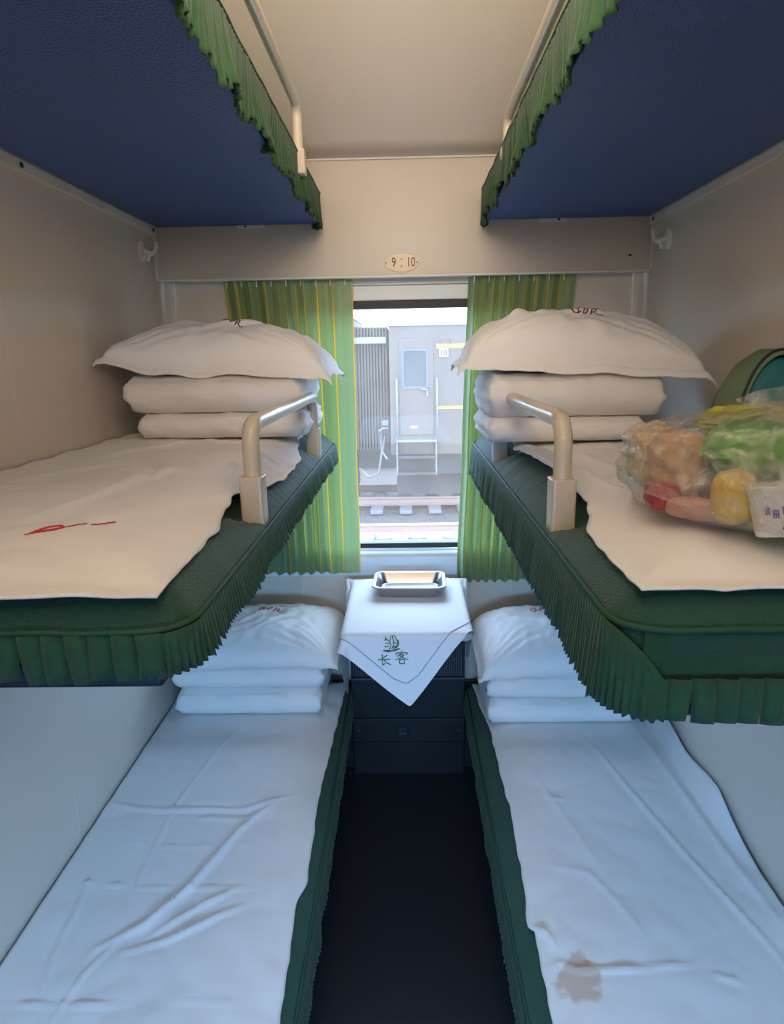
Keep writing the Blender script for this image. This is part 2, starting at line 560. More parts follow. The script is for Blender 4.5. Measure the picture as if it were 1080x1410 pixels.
# ------------------------------------------------------------------ mattresses with piping and fringe
def mattress(name, label, s, xin, y0, y1, zb, zedge, zc, fringe_z, band, seed, front_pleats=True, posts=()):
    gather = 1.0 if front_pleats else .3
    t = thing(name, label, 'mattress')
    xa, xb = sorted((s * .893, s * xin))
    rings = [rrect(xa + .02, xb - .02, y0 + .02, y1 - .02, .05, zb), rrect(xa + .004, xb - .004, y0 + .004, y1 - .004, .055, zb + .012)]
    for d in (0, .006, .016, .03, .05, .075, .11, .15, .2, .26):
        z = zedge + (zc - zedge) * (1 - math.exp(-d / .055))
        rr = rrect(xa + d, xb - d, y0 + d, y1 - d, max(.06 - d, .012), z)
        rr = [(x, y, zz + .004 * n3(x * 14, y * 14, seed) * (d > .01) + gather * (.0035 * math.sin(y * 150 + 4 * n3(y * 9, x * 9, seed)) + .006 * n3(y * 12, 0, seed)) * math.exp(-((d - .03) / .035) ** 2) * max(0, 1 - abs(y - 1.82) / .42) ** .5 * (abs(x) < xin + .12)) for x, y, zz in rr]
        if posts and d < .09:
            rr = [(x, y, min(zz, zedge + .010 + .4 * max(0, min(abs(y - p_) for p_ in posts) - .030)) if (abs(x) < xin + .095 and d > .004) else zz) for x, y, zz in rr]
        rings.append(rr)
    m = 460
    MB().loft([resample(r, m) for r in rings]).build('cover', M['green'], t)
    out = resample(rrect(xa - .002, xb + .002, y0 - .002, y1 + .002, .06, zedge), 600)
    MB().tube([(x, y, z + .002 * n3(x * 20, y * 20, seed)) for x, y, z in out], .0042, 7, closed=True).build('piping', M['greenpipe'], t)
    # fringe: gathered along the aisle side, flat separate pleats along the near end
    f = MB()
    rnd = random.Random(seed)
    top = zedge - band
    ys = y0 + .05
    n = int((y1 - .02 - ys) / .0028)
    def side(u, v):
        y = ys + u * (y1 - .02 - ys)
        ph = y * 2 * PI / .0125 + 2.5 * n3(y * 30, seed)
        w = math.sin(ph) * .0035 + n3(y * 11, seed, 1) * .007
        cut = .010 * n3(y * 60, seed, 2) + .004 * math.sin(ph)
        zz = zedge - .002 - v * (zedge - fringe_z + cut)
        zz += v * .012 * n3(y * 5, seed, 4)
        return (s * (xin - .004 - (w + .004) * v ** .7 - .004 * v), y, zz)
    f.grid(side, n, 7)
    # corner arc and near end
    if front_pleats:
        xs, xe = xin + .03, .885
        pw = .0285
        k = 0
        x = xs
        # gathered corner
        def corner(u, v):
            a = u * PI / 2
            cx, cy = xin + .055, y0 + .055
            r = .062 + .004 * math.sin(u * 60) * v + .004 * v
            return (s * (cx - r * math.cos(a)), cy - r * math.sin(a), zedge - .002 - band * u ** 2.5 - v * (zedge - fringe_z - band * u ** 2.5 + .006 * n3(u * 9, seed, 5)))
        f.grid(corner, 90, 5)
        while x < xe:
            lean = -.010 + .012 * rnd.random() - .012 * (x - xs)
            dz = rnd.uniform(-.004, .004) - .006 * math.sin((x - xs) * 9)
            w0, w1 = pw * 1.0, pw * rnd.uniform(.84, .97)
            yo = y0 - .003 - .0015 * (k % 2)
            rows = 5
            vs, fs = [], []
            for j in range(rows):
                v = j / (rows - 1)
                z = top + (fringe_z + dz - top) * v
                ww = w0 + (w1 - w0) * v
                cx = x + pw / 2 - lean * v * -1.0
                yy = yo - .006 * v - .003 * math.sin(v * PI)
                vs += [(s * (cx - ww / 2), yy + .003, z), (s * (cx), yy - .001, z), (s * (cx + ww / 2), yy - .002, z)]
            for j in range(rows - 1):
                for i in range(2):
                    fs.append((j * 3 + i, j * 3 + i + 1, j * 3 + 4 + i, j * 3 + 3 + i))
            f.add(vs, fs)
            x += pw
            k += 1
        # dark band / backing strip
        f.add([(s * (xs), y0 + .001, zedge), (s * xe, y0 + .001, zedge), (s * xe, y0 + .009, fringe_z + .012), (s * xs, y0 + .009, fringe_z + .012)], [(0, 1, 2, 3)])
    f.build('fringe', M['greenfringe'], t, solid=.0012)
    return t


def mat_z(ax, y, xin, y0, y1, zedge, zc):
    d = max(0, min(ax - xin, y - y0, y1 - y))
    return zedge + (zc - zedge) * (1 - math.exp(-d / .055))

ML = dict(xin=.262, y0=.77, y1=2.60, zedge=1.432, zc=1.505)
MR = dict(xin=.258, y0=.77, y1=2.60, zedge=1.428, zc=1.500)
LL = dict(xin=.238, y0=.77, y1=2.62, zedge=.425, zc=.462)
LR = dict(xin=.242, y0=.77, y1=2.62, zedge=.415, zc=.450)
mattress('middle_mattress', 'green mattress on the left middle berth, flat pleats hanging at its near end', -1,
         ML['xin'], ML['y0'], ML['y1'], 1.385, ML['zedge'], ML['zc'], 1.377, .002, 21, posts=(1.30, 2.19))
mattress('middle_mattress', 'green mattress on the right middle berth, under the food bag', 1,
         MR['xin'], MR['y0'], MR['y1'], 1.372, MR['zedge'], MR['zc'], 1.316, .062, 33, posts=(1.225, 2.05))
mattress('lower_mattress', 'green fringed mattress on the left lower berth beside the dark floor', -1,
         LL['xin'], LL['y0'], LL['y1'], .38, LL['zedge'], LL['zc'], .335, .01, 41, False)
mattress('lower_mattress', 'green fringed mattress on the right lower berth beside the dark floor', 1,
         LR['xin'], LR['y0'], LR['y1'], .37, LR['zedge'], LR['zc'], .325, .01, 55, False)

# ------------------------------------------------------------------ middle berths: board and guard rail
def middle_berth(s, label, x, ya, yb, zr, ztop, thick):
    t = thing('middle_berth', label, 'berth')
    xa, xb = sorted((s * .893, s * .30))
    z1 = ztop
    MB().box(xa, xb, .786, 2.63, z1 - thick, z1).build('base_board', M['navydark'], t, smooth=False, bevel=.006)
    R = .045
    path = [(x, ya, 1.46), (x, ya, 1.52), (x, ya, zr - R - .01)]
    for a in range(0, 9):
        q = PI / 2 * a / 8
        path.append((x, ya + R - R * math.cos(q), zr - R + R * math.sin(q)))
    for a in range(0, 9):
        q = PI / 2 * a / 8
        path.append((x, yb - R + R * math.sin(q), zr - R + R * math.cos(q)))
    path += [(x, yb, 1.52), (x, yb, 1.46)]
    r = MB().tube(path, .0165, 16).build('guard_rail', M['rail'], t)
    for y in (ya, yb):
        k = MB()
        k.loft([rrect(x - .022, x + .022, y - .024, y + .024, .006, z, n=4, per=1) for z in (1.43, 1.524, 1.530)], True, True)
        k.build('post_socket', M['rail'], r, smooth=False, bevel=.002)
    # hanging bracket that carries the board off the partition
    MB().box(min(s * .893, s * .35), max(s * .893, s * .35), .95, 1.00, z1 - thick - .03, z1 - thick).build('bracket', M['slat'], t, smooth=False, bevel=.003)
    MB().box(min(s * .893, s * .35), max(s * .893, s * .35), 2.35, 2.40, z1 - thick - .03, z1 - thick).build('bracket', M['slat'], t, smooth=False, bevel=.003)
    return t
middle_berth(-1, 'left middle berth, navy board and cream guard rail, without any food bag', -.288, 1.30, 2.19, 1.628, 1.384, .034)
middle_berth(1, 'right middle berth with cream guard rail, carrying the food bag', .286, 1.225, 2.05, 1.633, 1.371, .066)

# lower berth boxes
def lower_berth(s, label, z1):
    t = thing('lower_berth', label, 'berth')
    xa, xb = sorted((s * .893, s * .275))
    MB().box(xa, xb, .79, 2.66, z1 - .04, z1).build('base_board', M['navy'], t, smooth=False, bevel=.005)
    xa, xb = sorted((s * .893, s * .33))
    MB().box(xa, xb, .85, 2.64, 0, z1 - .04).build('box', M['heater'], t, smooth=False)
    return t
lower_berth(-1, 'left lower berth box under the white sheet with deep creases', .379)
lower_berth(1, 'right lower berth box under the white sheet with a brown stain', .369)

# ------------------------------------------------------------------ sheets
def seg_d(px, py, a, b):
    ax, ay = a; bx, by = b
    dx, dy = bx - ax, by - ay
    t = np.clip(((px - ax) * dx + (py - ay) * dy) / (dx * dx + dy * dy + 1e-12), 0, 1)
    qx, qy = ax + t * dx, ay + t * dy
    sd = (px - qx) * -dy + (py - qy) * dx
    return np.hypot(px - qx, py - qy), t

def creases(X, Y, lst):
    Z = np.zeros_like(X)
    for pts, w, h in lst:
        best = np.full_like(X, 9.0)
        n = len(pts) - 1
        fade = np.ones_like(X)
        for i in range(n):
            d, t = seg_d(X, Y, pts[i], pts[i + 1])
            gt = (i + t) / n
            m = d < best
            fade = np.where(m, np.sin(np.clip(gt, .03, .97) * PI) ** .6, fade)
            best = np.minimum(best, d)
        Z += h * (1.15 * np.exp(-1.5 * best / w) - .35 * np.exp(-(best / (2.6 * w)) ** 2)) * fade
    return Z

def sheet(name, label, s, prm, inner, y0, y1, cre, m, lift=.006, seed=0, wall_fold=False, lip=None, floorz=None, nx=90, ny=210, wobble=.0035, outer=.893, crs=1.0):
    xs = np.linspace(0, 1, nx); ys = np.linspace(y0, y1, ny)
    Uu, Yy = np.meshgrid(xs, ys)
    inn = np.array([lerp_table(inner, y) + .004 * n3(y * 17, seed, 9) for y in ys])[:, None]
    out = np.full_like(inn, outer)
    AX = out + (inn - out) * Uu                                    # absolute x from the wall to the aisle edge
    Yv = Yy + .010 * np.sin(AX * 7 + seed) * (Yy < y0 + .3) * (1 - (Yy - y0) / .3)
    d = np.minimum(np.minimum(AX - prm['xin'], Yv - prm['y0']), prm['y1'] - Yv)
    d = np.maximum(d, 0)
    Z = prm['zedge'] + (prm['zc'] - prm['zedge']) * (1 - np.exp(-d / .055)) + lift
    if floorz is not None:
        Z = np.maximum(Z, floorz)
    noi = np.array([[n3(x * 7, y * 7, seed) * 1.0 + n3(x * 19 + 3, y * 15, seed + 2) * .35 for x, y in zip(rx, ry)] for rx, ry in zip(AX, Yv)])
    Z = Z + np.abs(noi) * wobble
    Z = Z + creases(s * AX, Yv, cre) * crs
    XX = AX.copy()
    if lip:                                                        # rolled edge
        la, lb, hgt = lip
        k = np.clip(np.sin(np.clip((Yv - la) / (lb - la), 0, 1) * PI), 0, 1) ** .7
        e = np.clip((Uu - .90) / .10, 0, 1)
        Z = Z + k * hgt * np.sin(e * PI * .62) 
        XX = XX + k * .018 * np.sin(e * PI) 
    if wall_fold:
        k = np.clip((2.44 - Yv) / .1, 0, 1) * np.clip((Yv - 1.52) / .25, 0, 1)
        e = np.clip((.05 - Uu) / .05, 0, 1)
        Z = Z + k * e * (.055 + .012 * np.sin(Yv * 15))
        g = np.exp(-((Uu - .055) / .018) ** 2)
        Z = Z - 0 * g
        XX = XX - k * (1 - e) * np.exp(-((Uu - .05) / .03) ** 2) * .008
    mb = MB()
    V = np.stack([s * XX, Yv, Z], -1)
    idx = lambda i, j: j * nx + i
    F = [(idx(i, j), idx(i + 1, j), idx(i + 1, j + 1), idx(i, j + 1)) for j in range(ny - 1) for i in range(nx - 1)]
    if s < 0: pass
    mb.add(V.reshape(-1, 3).tolist(), F if s < 0 else [q[::-1] for q in F])
    o = mb.build(name, m, solid=.0025)
    tag(o, label, 'sheet')
    return o, (XX, Yv, Z)

def zat(grid, s, x, y):
    XX, YY, ZZ = grid
    k = np.argmin((XX - abs(x)) ** 2 + (YY - y) ** 2)
    return float(ZZ.flat[k])

sheet_ml, g_ml = sheet('bed_sheet', 'white sheet on the left middle berth with a red stroke logo near its end', -1, ML,
      [(.77, .292), (.9, .298), (1.05, .30), (1.22, .318), (1.3, .330), (1.40, .305), (1.6, .274), (1.85, .282), (2.1, .322), (2.2, .335), (2.55, .34)], .772, 2.5,
      [([(-.572, 1.62), (-.50, 1.47), (-.545, 1.33), (-.556, 1.16), (-.57, 1.06)], .016, .011),
       ([(-.50, 1.47), (-.512, 1.38)], .006, .008), ([(-.33, 1.55), (-.36, 1.75), (-.42, 1.95)], .02, .008),
       ([(-.36, 1.50), (-.42, 1.68)], .010, .007), ([(-.30, 1.72), (-.46, 1.83)], .010, .008), ([(-.75, 1.75), (-.62, 1.95), (-.40, 1.99)], .03, .010), ([(-.80, 1.35), (-.62, 1.7)], .04, .006)],
      M['linen'], seed=1, floorz=1.474, wobble=.009, crs=1.6)
sheet_mr, g_mr = sheet('bed_sheet', 'white sheet on the right middle berth, one edge rolled, lying under the food bag', 1, MR,
      [(.77, .283), (.9, .285), (1.05, .290), (1.15, .315), (1.225, .332), (1.32, .322), (1.6, .303), (1.85, .298), (2.05, .325), (2.3, .345)], .775, 2.35,
      [([(.36, 1.08), (.40, 1.18), (.36, 1.32), (.37, 1.5)], .025, .014), ([(.45, 1.45), (.42, 1.7), (.40, 1.85)], .03, .010), ([(.36, 1.5), (.36, 1.85)], .02, .012)],
      M['linen'], seed=5, floorz=1.470, lip=(1.24, 1.98, .042), wobble=.007, crs=1.4)
sheet_ll, g_ll = sheet('bed_sheet', 'creased white sheet on the left lower berth', -1, LL,
      [(.77, .262), (1.1, .262), (1.3, .270), (1.42, .276), (1.5, .262), (1.65, .266), (1.83, .272), (2.1, .264), (2.4, .256), (2.62, .25)], .775, 2.62,
      [([(-.877, 1.785), (-.792, 1.761), (-.70, 1.757), (-.599, 1.759), (-.471, 1.758), (-.345, 1.833)], .008, .012),
       ([(-.60, 1.72), (-.50, 1.715), (-.42, 1.725)], .009, .006),
       ([(-.703, 1.271), (-.615, 1.342), (-.548, 1.454), (-.472, 1.670), (-.394, 1.798)], .014, .013),
       ([(-.64, 1.262), (-.534, 1.305), (-.462, 1.36), (-.40, 1.40)], .009, .010),
       ([(-.60, 1.30), (-.50, 1.40), (-.42, 1.46)], .010, .008),
       ([(-.879, 1.480), (-.675, 1.457), (-.367, 1.454)], .005, .005),
       ([(-.754, 1.10), (-.789, 1.262), (-.800, 1.408), (-.816, 1.505)], .008, .008),
       ([(-.72, 1.07), (-.70, 1.2), (-.66, 1.3)], .007, .006),
       ([(-.85, 1.139), (-.718, 1.135), (-.319, 1.148)], .004, .005),
       ([(-.599, 2.211), (-.640, 2.072), (-.687, 1.767), (-.685, 1.479), (-.665, 1.38)], .007, .006),
       ([(-.80, 1.62), (-.6, 1.60), (-.4, 1.62)], .006, .003)],
      M['linen'], seed=9, wobble=.0050, crs=1.25)
sheet_lr, g_lr = sheet('bed_sheet', 'white sheet on the right lower berth with a brown stain and folded wall edge', 1, LR,
      [(.77, .282), (1.1, .284), (1.24, .285), (1.345, .290), (1.365, .276), (1.5, .288), (1.8, .297), (1.95, .292), (2.2, .292), (2.45, .272), (2.62, .262)], .775, 2.62,
      [([(.60, 2.15), (.624, 2.082), (.669, 1.846), (.723, 1.596), (.764, 1.433), (.798, 1.296), (.83, 1.1)], .009, .009),
       ([(.298, 1.240), (.325, 1.258), (.36, 1.236), (.412, 1.231), (.491, 1.236), (.635, 1.249)], .007, .009),
       ([(.288, 1.36), (.315, 1.335), (.322, 1.30)], .008, .012),
       ([(.368, 1.544), (.455, 1.518), (.500, 1.422), (.533, 1.316)], .018, .005),
       ([(.38, 2.0), (.44, 1.75), (.5, 1.5)], .02, .004),
       ([(.80, 2.2), (.815, 1.9), (.83, 1.6), (.86, 1.3)], .025, .010),
       ([(.40, 1.82), (.47, 1.815)], .006, .005), ([(.64, 1.22), (.70, 1.20)], .008, .006)],
      M['stained'], seed=13, wall_fold=True, wobble=.0050, crs=1.25, outer=.888)

# ------------------------------------------------------------------ quilts and pillows
def quilt(name, label, x0, x1, y0, y1, z0, z1, seed, group=None, end_side=0, m='quilt', sag=0.0):
    bm = bmesh.new()
    bmesh.ops.create_cube(bm, size=2)
    bmesh.ops.subdivide_edges(bm, edges=bm.edges[:], cuts=30, use_grid_fill=True)
    cx, cy, cz = (x0 + x1) / 2, (y0 + y1) / 2, (z0 + z1) / 2
    hx, hy, hz = (x1 - x0) / 2, (y1 - y0) / 2, (z1 - z0) / 2
    for v in bm.verts:
        p = v.co
        # rounded folds along the y ends, blunter x ends (square to disc mapping)
        y_, z_, x_ = p.y, p.z, p.x
        ry = min(.45, hz / hy * 1.05)
        e = max(0, (abs(y_) - (1 - ry)) / ry)
        yy = math.copysign((1 - ry) + ry * e * math.sqrt(1 - z_ * z_ / 2) * 1.15, y_) if e > 0 else y_
        z = z_ * math.sqrt(1 - e * e / 2)
        rx = .07
        e2 = max(0, (abs(x_) - (1 - rx)) / rx)
        x = math.copysign((1 - rx) + rx * e2 * math.sqrt(1 - z_ * z_ / 2), x_) if e2 > 0 else x_
        z *= math.sqrt(1 - e2 * e2 / 2)
        x *= 1 - .02 * p.y ** 2
        z *= 1 + .07 * (1 - p.x ** 4) * (1 - p.y ** 6)
        X, Y, Z = cx + x * hx, cy + yy * hy, cz + z * hz
        w = n3(X * 9, Y * 9, Z * 9 + seed) * .006 + n3(X * 26, Y * 18, Z * 30 + seed) * .0025
        # vertical puckers on the front fold
        if p.y < -.6:
            w += .009 * max(0, n3(X * 22 + Z * 20, seed, Z * 8)) * (1 if abs(p.z) < .98 else .4)
            Y -= w * 1.2
        if abs(p.x) > .86:                                       # layers of the fold at the ends
            X += math.copysign(.002, p.x) * math.sin(Z * 190 + seed) + n3(Y * 14, Z * 30, seed) * .008
        zmin = z0 if z < 0 else None
        Z2 = Z + w
        if p.z < -.3:
            Z2 = max(Z2, z0)
        Z2 -= sag * (1 - p.x * p.x) * 0
        v.co = (X, Y, Z2)
    me = bpy.data.meshes.new(name)
    bm.to_mesh(me)
    bm.free()
    for q in me.polygons: q.use_smooth = True
    me.materials.append(M[m])
    o = bpy.data.objects.new(name, me)
    C.objects.link(o)
    tag(o, label, 'quilt', group)
    return o


def pillow_fn(cx, cy, z0, hx, hy, T, seed, rot=0, tilt=(0, 0), flange=.07, corner=.10, droop=0.0, folds=(), lift=0.0):
    c_, s_ = math.cos(rot), math.sin(rot)
    def f(u, v, side):
        # u,v in [-1,1]
        au, av = abs(u), abs(v)
        iu, iv = min(au / (1 - flange), 1), min(av / (1 - flange), 1)
        h = (max(0, 1 - iu ** 2.6) ** .42) * (max(0, 1 - iv ** 2.8) ** .40)
        px = u * hx * (1 - corner * .45 * (1 - v * v))
        py = v * hy * (1 - corner * .9 * (1 - u * u))
        X = cx + c_ * px - s_ * py
        Y = cy + s_ * px + c_ * py
        w = n3(px * 11 + 5, py * 11, seed) * .014 + n3(px * 30, py * 22, seed + 4) * .006
        # pulled wrinkles running to the corners
        ang = math.atan2(av - 1.05, au - 1.05)
        rad = math.hypot(av - 1.05, au - 1.05)
        w += .010 * math.sin(ang * 34 + seed) * math.exp(-rad * 2.2) * (1 if h > .02 else .4)
        for (fx, fy, ga, fw, fh, fl) in folds:
            dx, dy = u - fx, v - fy
            a = dx * math.cos(ga) + dy * math.sin(ga)
            b_ = -dx * math.sin(ga) + dy * math.cos(ga)
            w += 1.5 * fh * math.exp(-(b_ / fw) ** 2) * math.exp(-(a / fl) ** 2)
        lo, hi = .15, .85
        if side > 0:
            Z = z0 + T * (lo + hi * h) + w * (.25 + .75 * h)
        else:
            Z = z0 + T * lo * (1 - h) + .3 * w * (1 - h)
        Z += lift * max(0, -u) ** 5
        Z += tilt[0] * px + tilt[1] * py
        d = max(0, au - .9) / .1
        e = max(0, av - .9) / .1
        Z -= droop * (d * d + e * e)
        Z += .010 * n3(u * 3.1, v * 3.1, seed + 7) * (1 - h)
        return (X, Y, Z)
    return f

def pillow(name, label, m, emblem=None, emat=None, n=110, group=None, **k):
    f = pillow_fn(**k)
    mb = MB()
    mb.grid(lambda a, b_: f(2 * a - 1, 2 * b_ - 1, 1), n, n)
    mb.grid(lambda a, b_: tuple(c - d for c, d in zip(f(2 * a - 1, 2 * b_ - 1, -1), (0, 0, .0015))), n, n, flip=True)
    o = mb.build(name, m)
    tag(o, label, 'pillow', group)
    if emblem:
        e = MB()
        for st in emblem:
            pts = []
            for i in range(len(st) - 1):
                for q in range(5):
                    t = q / 5
                    pts.append((st[i][0] + (st[i + 1][0] - st[i][0]) * t, st[i][1] + (st[i + 1][1] - st[i][1]) * t))
            pts.append(st[-1])
            P = [Vector(f(a, b_, 1)) + Vector((0, -.0006, .0012)) for a, b_ in pts]
            e.tube(P, .0019, 6, flat=.5)
        e.build('embroidered_emblem', emat, o)
    return o, f

def emblem_strokes(cx, cy, sx, sy):
    """railway logo: ring with a bar, then slanted letter strokes"""
    S = []
    S.append([(cx + sx * (-.75 + .28 * math.cos(a)), cy + sy * .75 * math.sin(a)) for a in [2 * PI * i / 14 * .86 + .5 for i in range(15)]])
    S.append([(cx + sx * -.78, cy + sy * .1), (cx + sx * -.62, cy + sy * .1), (cx + sx * -.70, cy - sy * .9)])
    S.append([(cx - sx * .36, cy - sy * .7), (cx - sx * .18, cy + sy * .5), (cx + sx * .05, cy + sy * .45), (cx - sx * .06, cy - sy * .1), (cx - sx * .28, cy - sy * .7)])
    S.append([(cx + sx * .12, cy - sy * .7), (cx + sx * .3, cy + sy * .5), (cx + sx * .6, cy + sy * .45), (cx + sx * .42, cy - sy * .05), (cx + sx * .2, cy - sy * .05)])
    S.append([(cx + sx * .40, cy - sy * .05), (cx + sx * .62, cy - sy * .75), (cx + sx * .95, cy - sy * .6)])
    return S

# left middle stack
quilt('folded_quilt', 'folded white quilt at the bottom of the stack on the left middle berth', -.79, -.285, 2.03, 2.47, 1.518, 1.592, 2)
quilt('folded_quilt', 'folded white quilt under the pillow on the left middle berth', -.815, -.292, 2.02, 2.46, 1.594, 1.70, 5)
pillow('pillow', 'plump white pillow topping the left middle berth stack, corner tips sticking out', M['linen'],
       emblem_strokes(.10, -.36, .10, .07), M['darkred'],
       cx=-.545, cy=2.245, z0=1.699, hx=.342, hy=.245, T=.155, seed=3, rot=.0, tilt=(-.03, 0), flange=.06, corner=.16, droop=.02, lift=.045,
       folds=[(.1, -.35, .6, .05, .010, .35), (.0, -.15, .65, .04, .008, .3), (.2, -.1, .7, .04, .008, .25), (-.45, -.2, 1.0, .05, .012, .35), (-.6, 0, 1.0, .04, .008, .3), (.85, 0, 1.3, .05, .012, .4)])
# right middle stack
quilt('folded_quilt', 'folded white quilt at the bottom of the stack on the right middle berth', .225, .655, 1.85, 2.27, 1.514, 1.578, 8)
quilt('folded_quilt', 'folded white quilt under the pillow on the right middle berth', .225, .695, 1.845, 2.27, 1.580, 1.694, 12)
pillow('pillow', 'large white pillow with flat hem topping the right middle berth stack', M['linen'],
       emblem_strokes(.10, -.34, .13, .07), M['darkred'],
       cx=.485, cy=2.075, z0=1.692, hx=.335, hy=.245, T=.165, seed=14, rot=-.03, tilt=(-.06, 0), flange=.075, corner=.07, droop=.022,
       folds=[(-.5, -.35, 1.1, .05, .012, .3), (-.25, -.3, 1.0, .04, .008, .3), (.1, -.3, .2, .05, .009, .25), (.3, -.1, -.5, .05, .010, .25), (.6, -.3, -.9, .05, .010, .3)])
# left lower stack
quilt('folded_quilt', 'folded white quilt lying directly on the left lower sheet', -.845, -.308, 2.27, 2.64, .474, .578, 17)
quilt('folded_quilt', 'folded white quilt under the pillow beside the table, left lower berth', -.845, -.295, 2.265, 2.64, .580, .682, 19)
pillow('pillow', 'white pillow with red emblem on the left lower berth, beside the table', M['linen'],
       emblem_strokes(.06, .22, .17, .10), M['red'],
       cx=-.535, cy=2.45, z0=.680, hx=.292, hy=.225, T=.125, seed=23, rot=.0, tilt=(.015, .03), flange=.05, corner=.05, droop=.008,
       folds=[(-.2, -.1, .9, .05, .006, .5), (.1, -.3, 1.0, .05, .007, .5), (.25, -.35, .7, .04, .006, .3)])
# right lower stack
quilt('folded_quilt', 'folded white quilt lying directly on the right lower sheet', .278, .805, 2.22, 2.62, .461, .556, 27)
quilt('folded_quilt', 'folded white quilt under the pillow beside the table, right lower berth', .272, .80, 2.215, 2.62, .558, .652, 29)
pillow('pillow', 'white pillow with red letters on the right lower berth, beside the table', M['linen'],
       emblem_strokes(-.02, .22, .17, .10), M['red'],
       cx=.52, cy=2.425, z0=.650, hx=.275, hy=.235, T=.15, seed=31, rot=.0, tilt=(.03, .03), flange=.05, corner=.06, droop=.008,
       folds=[(.1, .1, 1.2, .04, .004, .5), (-.1, -.25, -.7, .05, .006, .4), (.3, -.45, -.6, .05, .007, .4)])

# red stroke logo on the left middle sheet
e = MB()
for st, w in (([(-.552, .945), (-.535, .975), (-.508, .99), (-.496, .975), (-.510, .955), (-.535, .945), (-.560, .938)], .0035),
              ([(-.565, .930), (-.53, .955), (-.50, .968), (-.475, .998), (-.455, 1.02)], .0022),
              ([(-.445, 1.01), (-.428, 1.03), (-.418, 1.05), (-.405, 1.06)], .0030)):
    P = []
    for i in range(len(st) - 1):
        for q in range(6):
            t = q / 6
            x, y = st[i][0] + (st[i + 1][0] - st[i][0]) * t, st[i][1] + (st[i + 1][1] - st[i][1]) * t
            x, y = -.485 + (x + .485) * .62, .968 + (y - .985) * .62
            P.append((x, y, zat(g_ml, -1, x, y) + .0022))
    e.tube(P, w * .75, 6, flat=.5)
e.build('printed_logo', M['red'], sheet_ml)

# ------------------------------------------------------------------ table, tablecloth, tray
TX, TY0, TY1, TZ = .215, 2.10, 2.66, .862
t = thing('small_table', 'small fixed table below the window, under the white tablecloth', 'table')
MB().loft([rrect(-TX, TX, TY0, TY1, .03, z, n=6, per=.5) for z in (TZ - .025, TZ)]).build('table_top', M['tablemetal'], t, smooth=False, bevel=.004)
for x in (-.15, .15):
    MB().add([(x - .006, 2.69, .62), (x - .006, 2.69, .837), (x - .006, 2.30, .837), (x + .006, 2.69, .62), (x + .006, 2.69, .837), (x + .006, 2.30, .837)],
             [(0, 1, 2), (3, 5, 4), (0, 3, 4, 1), (1, 4, 5, 2), (2, 5, 3, 0)]).build('bracket', M['slat'], t, smooth=False)

